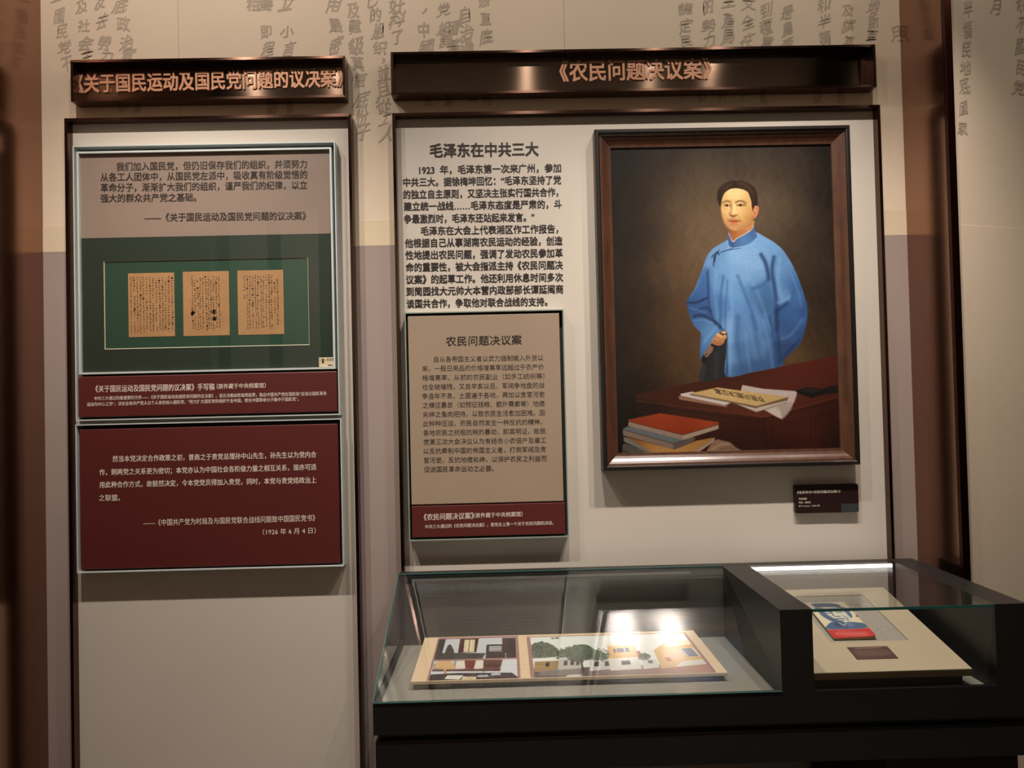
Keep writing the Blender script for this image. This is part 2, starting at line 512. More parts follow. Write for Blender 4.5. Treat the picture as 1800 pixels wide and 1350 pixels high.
for k in range(17):
    x = -5.6 + k * 0.68
    box('wall_panel', x, x + 0.50, -6.9, -6.84, 0.9, H - 0.2, M['hall'], wf, 0.004)
struct(box('wall_left', -6.1, -6.0, -7.0, 0.2, 0.0, H, M['hall_dark']))

# ------------------------------------------------------------------ printed handwriting on the wallpaper
def script_mesh(chars, plane, m, parent, size=27, off=0.0008, name='printed_script'):
    UV = []; FC = []; LV = []; k = 0
    rnd = random.Random(3)
    for ci, (ch, px, py, *s) in enumerate(chars):
        hp = s[0] if s else size
        co, fc = glyphs(ch, 0.0, 1.0)
        co = co.copy()
        c0 = (co.max(0) + co.min(0)) / 2
        co = co - c0
        a = rnd.uniform(0.05, 0.25); b = rnd.uniform(-0.3, 0.05)
        x = co[:, 0] * rnd.uniform(.72, .95); y = co[:, 1] * rnd.uniform(.85, 1.12)
        f1, f2, f3 = (rnd.uniform(0, 6) for _ in range(3))
        x2 = x - b * y + 0.07 * np.sin(3.2 * y + 1.5 * x + f1) + 0.03 * np.sin(7 * y + f3)
        y2 = y + a * x + 0.07 * np.sin(3.5 * x + 1.5 * y + f2)
        q = plane.uv(px, py); q1 = plane.uv(px, py + hp)
        sc = np.linalg.norm(q1 - q) / GH
        for li, (dx, dy) in enumerate(((-.02, -.012), (.02, .012), (0.0, .03))):
            UV.append(q + (np.stack([x2, y2], 1) + (dx, dy)) * sc); LV.append(np.full(len(co), li * 0.00012 + (ci % 8) * 0.000013))
            FC += [tuple(i + k for i in f) for f in fc]; k += len(co)
    return mesh(name, plane.pts(np.vstack(UV), off) + np.concatenate(LV)[:, None] * plane.N, FC, m, parent)

def column(s, x, ys, size=27, dx=0.0):
    return [(c, x + dx * i, y, size * 0.92) for i, (c, y) in enumerate(zip(s, ys))]
W = []
W += column('一國民党不', 100, (2, 28, 55, 82, 112), 25, 4.5)
W += column('及社会主', 142, (12, 45, 76, 99), 26, 4.5)
W += column('友去勞力', 178, (3, 38, 76, 99), 26, 3)
W += column('底政治宣', 213, (10, 42, 75, 97), 28, 4)
W += [('粗', 444, 5, 26), ('議', 466, 5, 26), ('即', 468, 58, 24), ('程', 470, 88, 24)]
W += [('立', 505, 6, 26), ('小', 504, 55, 24), ('言', 507, 85, 26)]
W += column('用嚴密', 587, (10, 46, 80), 29, 2)
W += column('及難級莫悟底份子', 622, (18, 48, 80, 112, 142, 174, 206, 232), 29, 2.6)
W += column('已的组织', 657, (0, 27, 55, 84), 27, 4)
W += [('，', 675, 108), ('並', 673, 128), ('且', 673, 158), ('從', 675, 187), ('工', 677, 211, 20), ('人', 680, 234)]
W += column('好科了', 697, (8, 35, 65), 29, 1)
W += [('，', 746, 20), ('中', 746, 52, 26), ('國', 749, 82, 26)]
W += column('党組群', 779, (18, 50, 74), 26, 2)
W += column('國基', 797, (50, 80), 25, 1)
W += column('自治過', 818, (28, 58, 82), 27, 0.5)
W += column('想直底', 852, (3, 33, 66), 27, 1)
W += column('課定民', 1206, (17, 47, 74), 26, 0)
W += column('的勢力', 1245, (12, 44, 72), 27, 0)
W += column('主產馬', 1280, (2, 37, 66), 27, -.5)
W += column('文全在', 1315, (8, 40, 70), 27, -1)
W += column('到種意', 1347, (18, 48, 75), 26, 0)
W += column('是農產', 1384, (22, 52, 78), 25, -1)
W += column('和半領', 1449, (8, 38, 66), 26, 0)
W += column('及旗其', 1491, (18, 46, 74), 25, 0)
W += column('地新革', 1535, (12, 38, 64), 26, -1)
W += [('月', 1574, 60, 24)]
W += column('中金', 215, (191, 191), 18, 28) + [('國', 478, 193, 18), ('產', 510, 190, 18)]
W += [('更', 752, 176, 20), ('清', 788, 176, 18), ('吗', 832, 174, 18), ('時', 858, 176, 18)]
W += column('了和的义数', 1197, (172,) * 5, 18, 36) + [('國', 1437, 174, 16), ('能', 1478, 173, 16)]
script_mesh(W, wallplane(0.0), M['ink_wall'], wb)
RP = Plane(R0, RU, (0, 0, 1))
WRt = column('半領民地底國家', 1702, (17, 52, 87, 118, 150, 190, 225), 27, -1.8)
WRt += [('月', 1750, 12, 26), ('和', 1796, 8, 26), ('不', 1795, 44, 26), ('國', 1793, 82, 27), ('民', 1795, 120, 26), ('党', 1790, 155, 30)]
script_mesh(WRt, RP, M['ink_wall'], wr)

# ================================================================== title signs
def sign(label, x0, x1, z0, z1, line, hpx, glyph_m):
    t = thing('title_sign', label, 'sign', ((x0 + x1) / 2, 0, z0), 'bronze title signs over the displays')
    box('back_plate', x0 + 0.004, x1 - 0.004, -0.012, -0.0018, z0 + 0.004, z1 - 0.004, M['bronze_plate'], t, uvx=True)
    frame('tray_frame', x0, x1, z0, z1, [(0, -0.0018), (0, -0.055), (0.009, -0.055), (0.009, -0.0125)], M['bronze'], t, uvx=True)
    lettering([line], wallplane(-0.0145), M['copper'], t, 0.022, off=0.0, depth=0.004, label='raised copper letters')
    return t
sign('long-titled bronze sign above the manuscript display, copper letters across its whole width', -1.549, -0.550, 2.665, 2.818,
     ('《关于国民运动及国民党问题的议决案》', (134, 148), (604, 137), 31), 31, None)
sign('wide bronze sign above the portrait display, short copper title at its middle', -0.382, 1.414, 2.669, 2.828,
     ('《农民问题决议案》', (984, 126.5), (1250, 121.5), 34), 34, None)

# ================================================================== display boards
def board(label, x0, x1, z0, z1):
    t = thing('display_board', label, 'display board', ((x0 + x1) / 2, 0, z0), 'bronze framed white boards on the wall')
    box('white_panel', x0 + 0.006, x1 - 0.006, -0.012, -0.0018, z0 + 0.006, z1 - 0.006, M['board'], t)
    frame('bronze_frame', x0, x1, z0, z1, [(0, -0.0018), (0, -0.045), (0.011, -0.045), (0.011, -0.0125)], M['bronze'], t, uvx=True, label='dark bronze frame')
    return t
b1 = board('narrow white board with a manuscript frame and a dark red panel mounted on it', -1.580, -0.534, 0.05, 2.608)
b2 = board('wide white board with black text on its left half and the portrait hung on it', -0.382, 1.430, 0.30, 2.606)
BP = wallplane(-0.0125)
TXT = [
 ('毛泽东在中共三大', (756, 265.5), (946, 262.5), 23, 0.034),
 ]
lettering(TXT, BP, M['text_black'], b2, off=0.0004, name='heading_lettering', label='large black heading')
TXT = [
 ('1923  年，毛泽东第一次来广州，参加', (737, 299.5), (986, 295.5), 14.5),
 ('中共三大。据徐梅坤回忆：“毛泽东坚持了党', (709, 321), (986, 316.5), 14.5),
 ('的独立自主原则，又坚决主张实行国共合作，', (709.5, 342.5), (981, 338), 14.5),
 ('建立统一战线……毛泽东态度是严肃的，斗', (710, 363.5), (987, 359), 14.5),
 ('争最激烈时，毛泽东还站起来发言。”', (710.5, 385.5), (939, 382), 14.5),
 ('毛泽东在大会上代表湘区作工作报告，', (740, 406.5), (981, 402.5), 14.5),
 ('他根据自己从事湖南农民运动的经验，创造', (712, 428), (988.5, 423.5), 14.5),
 ('性地提出农民问题，强调了发动农民参加革', (713, 449), (989, 445), 14.5),
 ('命的重要性，被大会指派主持《农民问题决', (713.5, 470.5), (989, 466), 14.5),
 ('议案》的起草工作。他还利用休息时间多次', (714, 492), (989.5, 487.5), 14.5),
 ('到简园找大元帅大本营内政部部长谭延闿商', (714.5, 513), (990, 508.5), 14.5),
 ('谈国共合作，争取他对联合战线的支持。', (715, 534.5), (962, 530.5), 14.5)]
lettering(TXT, BP, M['text_black'], b2, 0.030, off=0.0004, label='twelve lines of black text')

# ------------------------------------------------------------------ shallow tray used by three wall panels
def tray(parent, x0, x1, z0, z1, y, m, lip=0.004, floor_y=-0.022):
    frame('tray', x0, x1, z0, z1, [(0, -0.0125), (0, y), (lip, y), (lip, -0.0125)], m, parent)
    box('tray_back', x0 + lip, x1 - lip, -0.016, -0.0125, z0 + lip, z1 - lip, M['gap'], parent, label='tray back coloured dark as the shade in the gap')

# manuscript frame
ms = thing('manuscript_display', 'pale metal frame with a printed quotation above a green mat under glass', 'picture frame', (-1.07, -0.0125, 1.0))
X0, X1, Z0, Z1 = -1.545, -0.592, 1.500, 2.502
tray(ms, X0, X1, Z0, Z1, -0.055, M['alu'])
ix0, ix1, iz0, iz1 = X0 + 0.012, X1 - 0.014, 1.668, Z1 - 0.020
frame('inner_frame', ix0, ix1, iz0, iz1, [(0, -0.016), (0, -0.052), (0.007, -0.052), (0.007, -0.036), (0.007, -0.016)], M['alu'], ms)
gx0, gx1, gz0, gz1 = ix0 + 0.007, ix1 - 0.007, iz0 + 0.007, iz1 - 0.007
zm = 2.167
box('quotation_print', gx0, gx1, -0.040, -0.016, zm, gz1, M['pinkboard'], ms, label='pinkish beige print with brown text')
MP = wallplane(-0.0402)
# outer green mat with an opening
def rect_uv(pl, tlp, brp):
    a = pl.uv(*tlp); b = pl.uv(*brp); return a[0], b[0], b[1], a[1]
gl = [MP.uv(181.5, 460), MP.uv(541, 452), MP.uv(185, 614), MP.uv(544, 606)]
ox0 = (gl[0][0] + gl[2][0]) / 2; ox1 = (gl[1][0] + gl[3][0]) / 2; oz1 = (gl[0][1] + gl[1][1]) / 2; oz0 = (gl[2][1] + gl[3][1]) / 2
boxes('outer_mat', [(gx0, ox0, -0.040, -0.016, gz0, zm), (ox1, gx1, -0.040, -0.016, gz0, zm),
                    (ox0, ox1, -0.040, -0.016, gz0, oz0), (ox0, ox1, -0.040, -0.016, oz1, zm)], M['green_dark'], ms)
frame('mat_bevel', ox0 - 0.0003, ox1 + 0.0003, oz0 - 0.0003, oz1 + 0.0003, [(0, -0.0405), (0.002, -0.0385), (0.002, -0.034), (0, -0.034)], M['cream_edge'], ms, label='cream cut edge of the mat')
box('inner_mat', ox0, ox1, -0.037, -0.016, oz0, oz1, M['green'], ms)
QP = wallplane(-0.0402)
lettering([
 ('我们加入国民党，但仍旧保存我们的组织，并须努力', (205, 293.5), (539.5, 288.5), 14, 0.02),
 ('从各工人团体中，从国民党左派中，吸收真有阶级觉悟的', (177, 312), (540, 307), 14, 0.02),
 ('革命分子，渐渐扩大我们的组织，谨严我们的纪律，以立', (177, 330.5), (540, 325.5), 14, 0.02),
 ('强大的群众共产党之基础。', (177, 349), (345, 347), 14, 0.02),
 ], QP, M['text_brown'], ms, 0.012, off=0.0003, name='quotation_lettering')
lettering([('——《关于国民运动及国民党问题的议决案》', (254, 383), (538, 379.5), 14, 0.02)], QP, M['text_brown'], ms, off=0.0003, name='source_lettering')
# numbered audio-guide sticker on the glass
SP = wallplane(-0.0462)
q0 = SP.uv(560.5, 628.5); q1 = SP.uv(587.5, 640.5)
sx0, sx1, sz1, sz0 = q0[0], gx1 - 0.001, q0[1], gz0 + 0.001
st = box('guide_sticker', sx0, sx1, -0.0462, -0.0452, sz0, sz1, M['sticker_cream'], ms, 0.0004, label='small cream audio guide sticker with a number')
lettering([('020', (575, 631.8), (586, 631.5), 5.5, 0.03)], SP, M['text_black'], st, off=0.0003)
boxes('handset_icon', [(sx0 + 0.010, sx0 + 0.019, -0.0466, -0.0462, sz1 - 0.009, sz1 - 0.005), (sx0 + 0.011, sx0 + 0.018, -0.0466, -0.0462, sz1 - 0.021, sz1 - 0.010),
                       (sx0 + 0.005, sx0 + 0.0065, -0.0466, -0.0462, sz1 - 0.014, sz1 - 0.007), (sx0 + 0.0225, sx0 + 0.024, -0.0466, -0.0462, sz1 - 0.014, sz1 - 0.007),
                       (sx0 + 0.032, sx1 - 0.004, -0.0466, -0.0462, sz0 + 0.004, sz0 + 0.0075)], M['text_black'], st)
box('glass', gx0, gx1, -0.0450, -0.0430, gz0, gz1, M['glass_anti'], ms, label='clear picture glass')

# three manuscript pages
pages = [((224, 481), (305, 478.5), (227.5, 592.5), (308.5, 591), 'leftmost of three brown manuscript pages in the green mat, columns right across it'),
         ((321, 477.5), (402, 476.5), (323, 590.5), (404, 589.5), 'middle one of three brown manuscript pages in the green mat, creased at its bottom'),
         ((416.5, 475.5), (497.5, 474.5), (419.5, 588.5), (499.5, 587.5), 'rightmost of three brown manuscript pages in the green mat, last column far right')]
cols_spec = [dict(x0=.06, x1=.95, n=14, y0=.93, y1=.07), dict(x0=.20, x1=.78, n=11, y0=.91, y1=.09), dict(x0=.15, x1=.87, n=13, y0=.92, y1=.09)]
for pi, ((a, b, c, d, lab), cs) in enumerate(zip(pages, cols_spec)):
    PP = wallplane(-0.0378)
    A, B, Cc, Dd = (PP.uv(*q) for q in (a, b, c, d))
    x0 = (A[0] + Cc[0]) / 2; x1 = (B[0] + Dd[0]) / 2; z1 = (A[1] + B[1]) / 2; z0 = (Cc[1] + Dd[1]) / 2
    t = thing('manuscript_page', lab, 'manuscript', ((x0 + x1) / 2, -0.037, z0), 'brown manuscript pages in the green mat')
    box('sheet', x0, x1, -0.0378, -0.0370, z0, z1, M['paper_old'], t)
    rnd = random.Random(20 + pi)
    V = []; Fc = []
    w, h = x1 - x0, z1 - z0
    for k in range(cs['n']):
        u = x0 + w * (cs['x0'] + (cs['x1'] - cs['x0']) * k / (cs['n'] - 1))
        top = cs['y0'] - rnd.choice([0, 0, 0.0, .05, .02]); bot = cs['y1'] + rnd.choice([0, 0, 0, .02])
        if pi == 2 and k == 0: bot = .55
        if pi == 2 and k == cs['n'] - 2: top, bot = .80, .30
        if pi == 2 and k == cs['n'] - 1: top, bot = .85, .14
        v = top
        while v > bot:
            s = 0.0048 * rnd.uniform(.75, 1.2)
            heavy = rnd.random() < 0.07
            for _ in range(5 if heavy else 3):
                ang = rnd.choice([0, 0, 1.57, .8, -.8]) + rnd.uniform(-.25, .25)
                L = s * rnd.uniform(.4, .8); wd_ = s * (0.24 if not heavy else .45)
                cx, cz = u + rnd.uniform(-.4, .4) * s, z0 + v * h + rnd.uniform(-.45, .45) * s
                ca, sa = math.cos(ang), math.sin(ang); n0 = len(V)
                for (p, q) in ((-L, -wd_), (L, -wd_ * .6), (L * .9, wd_ * .7), (-L * .9, wd_)):
                    V.append((cx + (p * ca - q * sa) * .7, -0.0381, cz + (p * sa + q * ca) * .7))
                Fc.append((n0, n0 + 1, n0 + 2, n0 + 3))
            v -= 0.036 * rnd.uniform(.85, 1.15) + (0.05 if rnd.random() < .03 else 0)
            u += rnd.uniform(-.0004, .0004)
    if pi == 1:      # two blotted out passages
        for (bx, bz, bw) in ((.20, .345, .055), (.665, .36, .05), (.67, .26, .05)):
            for _ in range(9):
                cx, cz = x0 + w * (bx + rnd.uniform(-.4, .4) * bw), z0 + h * (bz + rnd.uniform(-.5, .5) * .06)
                s = 0.0045; n0 = len(V)
                V += [(cx - s, -0.0381, cz - s * .5), (cx + s, -0.0381, cz - s * .4), (cx + s * .9, -0.0381, cz + s * .5), (cx - s, -0.0381, cz + s * .6)]
                Fc.append((n0, n0 + 1, n0 + 2, n0 + 3))
    mesh('handwriting', V, Fc, M['ink'], t, label='columns of black ink handwriting')

# red caption panel at the foot of the manuscript frame
cp = thing('caption_sign', 'low dark red caption strip with white text under the green manuscript mat', 'panel', (-1.07, -0.016, 1.51), 'dark red caption strips')
box('panel', X0 + 0.007, X1 - 0.010, -0.050, -0.016, Z0 + 0.012, 1.660, M['red'], cp, 0.003)
CP = wallplane(-0.0502)
lettering([('《关于国民运动及国民党问题的议决案》手写稿', (168, 684), (377, 680), 11.5, 0.010),
           ('（原件藏于中央档案馆）', (381, 679.5), (467, 677.5), 8.6, 0.008),
           ], CP, M['text_white'], cp, off=0.0003, name='heading_lettering')
lettering([('中共三大通过的最重要的文件——《关于国民运动及国民党问题的议决案》，该议决案由陈独秀起草，指出中国共产党在现阶段“应该以国民革命', (166, 700.5), (574, 691.5), 6.6, 0.004),
           ('运动为中心工作”，决定全体共产党人以个人身份加入国民党，“努力扩大国民党的组织于全中国，使全中国革命分子集中于国民党”。', (153, 711), (525, 701.5), 6.6, 0.004)],
          CP, M['text_white'], cp, off=0.0003)

# lower red quotation panel
qp = thing('quotation_sign', 'large dark red panel with white text in a pale rim below the manuscript frame', 'panel', (-1.07, -0.0125, 0.95))
tray(qp, -1.547, -0.588, 0.951, 1.487, -0.055, M['alu'])
box('panel', -1.536, -0.602, -0.050, -0.016, 0.962, 1.468, M['red'], qp, 0.002)
QQ = wallplane(-0.0502)
lettering([('然当本党决定合作政策之初，曾商之于贵党总理孙中山先生，孙先生以为党内合', (198, 807), (556, 799), 10.5, 0.010),
           ('作，则两党之关系更为密切；本党亦认为中国社会各阶级力量之相互关系，现亦可适', (175, 830.5), (556, 821), 10.5, 0.010),
           ('用此种合作方式，故毅然决定，令本党党员得加入贵党，同时，本党与贵党结政治上', (175, 852.5), (556, 844), 10.5, 0.010),
           ('之联盟。', (174, 875.5), (211, 875), 10.5, 0.010),
           ], QQ, M['text_white'], qp, off=0.0003, name='quotation_lettering')
lettering([('——《中国共产党为时局及与国民党联合战线问题致中国国民党书》', (252, 919.5), (554, 910.5), 11, -0.004),
           ('（1926 年 6 月 4 日）', (462, 935.5), (555, 932.5), 10, -0.004)], QQ, M['text_white'], qp, off=0.0003)

# resolution document panel on the right board
dp = thing('document_sign', 'beige panel of thirteen dark text lines in a grey rim left of the portrait', 'panel', (-0.06, -0.0125, 1.033))
tray(dp, -0.351, 0.232, 1.034, 1.868, -0.050, M['doc_rim'])
DP = wallplane(-0.0452)
d0 = DP.uv(717, 553); d1 = DP.uv(987.5, 547); d2 = DP.uv(722.5, 887.5); d3 = DP.uv(995, 881.5)
zs = (d2[1] + d3[1]) / 2
box('printed_sheet', -0.340, 0.216, -0.045, -0.016, zs, 1.856, M['docsheet'], dp, 0.0025)
DT = ['自从各帝国主义者以武力强制输入外货以', '来，一般日用品的价格增高率远超过于农产价', '格增高率，从前的农民副业（如手工纺织等）',
      '也全被摧残，又自辛亥以后，军阀争地盘的战', '争连年不息，土匪遍于各地，再加以贪官污吏', '之横征暴敛（如预征钱粮、额外需索等）地痞',
      '劣绅之鱼肉把持，以致农民生活愈加困难。因', '此种种压迫，农民自然发生一种反抗的精神，', '各地农民之抗租抗税的暴动，即其明证，故我',
      '党第三次大会决议认为有结合小农佃户及雇工', '以反抗牵制中国的帝国主义者，打倒军阀及贪', '官污吏，反抗地痞劣绅，以保护农民之利益而', '促进国民革命运动之必要。']
DX = [(763, 955), (742, 956), (742, 957), (742, 957), (742, 957.5), (743, 957.5), (743.5, 957.5), (743.5, 953), (744, 959), (744.5, 960), (744.5, 960), (745, 961), (745, 868)]
lines = []
for i, (t, (xa, xb)) in enumerate(zip(DT, DX)):
    y0 = 632.3 + 16.1 * i; k = 0.0155
    lines.append((t, (xa, y0 - (xa - 742) * k), (xb, y0 - (xb - 742) * k), 9.8, -0.004))
lettering([('农民问题决议案', (784, 600.5), (917, 597.5), 16, 0.014)], DP, M['text_black'], dp, off=0.0003, name='heading_lettering')
lettering(lines, DP, M['text_black'], dp, off=0.0003)
dc = thing('caption_sign', 'small dark red caption strip with white text under the beige resolution sheet', 'panel', (-0.06, -0.016, 1.045), 'dark red caption strips')
box('panel', -0.340, 0.220, -0.047, -0.016, 1.046, zs - 0.004, M['red'], dc, 0.002)
lettering([('《农民问题决议案》', (745, 909.5), (833, 906.5), 11, 0.010), ('（原件藏于中央档案馆）', (833, 906.5), (918.5, 903.5), 8.3, 0.006),
           ], wallplane(-0.0472), M['text_white'], dc, off=0.0003, name='heading_lettering')
lettering([('中共三大通过的《农民问题决议案》，是党史上第一个关于农民问题的决议。', (747.5, 926), (973, 919), 6.6, 0.004)],
          wallplane(-0.0472), M['text_white'], dc, off=0.0003)

# ================================================================== oil painting
pt = thing('framed_painting', 'framed oil portrait of a man in a blue gown standing behind a desk', 'painting', (0.83, -0.0125, 1.275))
fx0, fx1, fz0, fz1 = 0.360, 1.303, 1.274, 2.524
frame('outer_frame', fx0, fx1, fz0, fz1, [(0, -0.0125), (0, -0.066), (0.004, -0.073), (0.013, -0.073), (0.017, -0.068), (0.017, -0.0125)], M['frame_black'], pt, label='black outer edge of the frame')
frame('moulding', fx0 + 0.017, fx1 - 0.017, fz0 + 0.017, fz1 - 0.017,
      [(0, -0.0125), (0, -0.0625), (0.007, -0.0612), (0.015, -0.0565), (0.024, -0.0495), (0.033, -0.0445), (0.040, -0.0425), (0.040, -0.0125)], M['frame_wood'], pt, label='brown wooden inner moulding')
frame('slip', fx0 + 0.057, fx1 - 0.057, fz0 + 0.057, fz1 - 0.057, [(0, -0.0125), (0, -0.043), (0.0035, -0.0425), (0.0035, -0.0125)], M['frame_wood'], pt)
CVP = wallplane(-0.036)
PIC = Picture(CVP, fx0 + 0.0603, fx1 - 0.0603, fz0 + 0.0603, fz1 - 0.0603, 0.00185, (42, 30, 20))
p = PIC
# background
p.zoom(0, 0, 1)
bg = [((1085, 262), (20, 16, 14)), ((1180, 262), (38, 31, 26)), ((1270, 265), (52, 45, 38)), ((1370, 262), (48, 43, 38)), ((1458, 262), (30, 27, 24)),
      ((1090, 330), (24, 18, 14)), ((1140, 320), (52, 42, 33)), ((1200, 315), (84, 70, 55)), ((1250, 310), (104, 88, 70)), ((1350, 300), (92, 79, 64)), ((1400, 310), (72, 62, 52)), ((1455, 330), (38, 33, 28)),
      ((1090, 420), (24, 17, 12)), ((1130, 410), (40, 30, 22)), ((1170, 400), (82, 66, 49)), ((1215, 380), (112, 94, 73)), ((1240, 430), (122, 103, 80)), ((1350, 360), (112, 97, 79)), ((1390, 390), (92, 79, 65)), ((1430, 420), (66, 55, 46)), ((1460, 420), (44, 37, 31)),
      ((1090, 520), (24, 16, 11)), ((1130, 510), (46, 32, 21)), ((1165, 490), (82, 63, 44)), ((1200, 470), (112, 90, 66)), ((1410, 470), (78, 65, 52)), ((1440, 500), (56, 46, 37)), ((1465, 530), (38, 30, 25)),
      ((1092, 600), (22, 15, 10)), ((1130, 600), (50, 34, 22)), ((1170, 590), (80, 58, 37)), ((1205, 570), (98, 74, 50)), ((1225, 640), (100, 76, 50)), ((1190, 650), (78, 56, 35)), ((1140, 660), (48, 33, 21)), ((1100, 690), (22, 15, 10)), ((1430, 560), (78, 62, 46)), ((1465, 590), (56, 44, 33)), ((1400, 640), (104, 82, 56)), ((1450, 640), (76, 58, 40)), ((1120, 720), (26, 17, 12)), ((1092, 780), (16, 11, 9))]
bg = [(q, tuple(np.array(c) * (0.92, 0.90, 0.88))) for q, c in bg]
p.field(None, bg, 30)
for k in range(900):      # loose brushwork
    x, y = random.uniform(1080, 1475), random.uniform(255, 690); a = random.uniform(-.9, .9)
    L = random.uniform(6, 20); v = random.choice([-7, 7])
    q = p.P([(x, y)])[0]; iu = min(max(np.searchsorted(p.u, q[0]), 0), p.nu - 1); iv = min(max(np.searchsorted(p.v, q[1]), 0), p.nv - 1)
    p.stroke([(x - L * math.sin(a), y - L * math.cos(a)), (x + L * math.sin(a), y + L * math.cos(a))], np.clip(p.C[iv, iu] + v, 0, 255), 5, 4, 0.35, False)
Z1 = (1030, 210, 3.6); Z2 = (1030, 540, 3.6); ZF = (1220, 300, 8.4375); ZH = (1200, 560, 11.25)
# desk
p.zoom(*Z2)
p.field([(312, 548), (500, 515), (745, 463), (1000, 425), (1300, 362), (1625, 300), (1640, 560), (1130, 705), (320, 605)],
        [((330, 560), (50, 24, 15)), ((600, 520), (58, 27, 18)), ((800, 480), (62, 27, 18)), ((760, 600), (84, 40, 26)), ((500, 600), (72, 34, 22)), ((1000, 650), (96, 48, 33)), ((1150, 670), (98, 50, 36)),
         ((1000, 460), (66, 28, 19)), ((1250, 420), (84, 34, 23)), ((1450, 360), (92, 36, 25)), ((1580, 340), (86, 33, 24)), ((1400, 480), (92, 42, 30)), ((1560, 460), (76, 34, 25)), ((1450, 600), (78, 38, 28)), ((1600, 560), (64, 30, 22))], 110, 2, False)
p.field([(318, 578), (700, 640), (1122, 700), (1135, 960), (200, 960), (330, 690)],
        [((330, 640), (36, 18, 12)), ((600, 650), (62, 30, 20)), ((900, 720), (66, 32, 21)), ((1080, 760), (60, 28, 19)), ((860, 860), (46, 22, 15)), ((1000, 880), (48, 21, 15)), ((400, 700), (30, 16, 12)), ((250, 800), (18, 11, 9))], 90, 2, False)
p.field([(1120, 702), (1380, 632), (1640, 556), (1640, 960), (1135, 960)],
        [((1150, 740), (74, 32, 22)), ((1300, 700), (74, 32, 22)), ((1500, 650), (64, 28, 20)), ((1250, 820), (64, 27, 19)), ((1450, 780), (72, 32, 23)), ((1590, 700), (48, 22, 16)), ((1580, 860), (36, 17, 13)), ((1250, 890), (46, 20, 15)), ((1130, 850), (48, 22, 16))], 80, 2, False)
p.stroke([(318, 590), (700, 643), (1122, 694)], (104, 54, 38), 7, 4, 0.7, False)
p.stroke([(1122, 694), (1380, 628), (1610, 566)], (104, 52, 38), 7, 4, 0.7, False)
p.stroke([(1122, 712), (1380, 648), (1610, 588)], (44, 20, 14), 6, 4, 0.8, False)
p.stroke([(330, 612), (700, 668), (1122, 722)], (42, 20, 13), 6, 4, 0.8, False)
p.stroke([(1128, 700), (1140, 900)], (38, 17, 12), 10, 8, 0.6, False)
for (ax, ay, bx, by) in ((1180, 760, 1180, 890), (1180, 760, 1400, 700), (1420, 695, 1425, 840), (1180, 885, 1420, 835), (1450, 690, 1590, 650), (1450, 690, 1455, 830)):
    p.stroke([(ax, ay), (bx, by)], (42, 18, 13), 5, 4, 0.6, False)
p.stroke([(340, 660), (720, 740), (1100, 800)], (50, 23, 15), 6, 6, 0.5, False)
# robe, lower dark inside of the skirt
p.poly([(745, 340), (800, 230), (890, 185), (905, 300), (900, 430), (728, 468)], (40, 42, 48), 4)
p.stroke([(745, 380), (735, 460)], (62, 72, 84), 18, 12, 0.5)
p.stroke([(830, 300), (820, 440)], (58, 64, 74), 22, 14, 0.5)
p.stroke([(780, 300), (775, 440)], (30, 31, 36), 16, 10, 0.6)
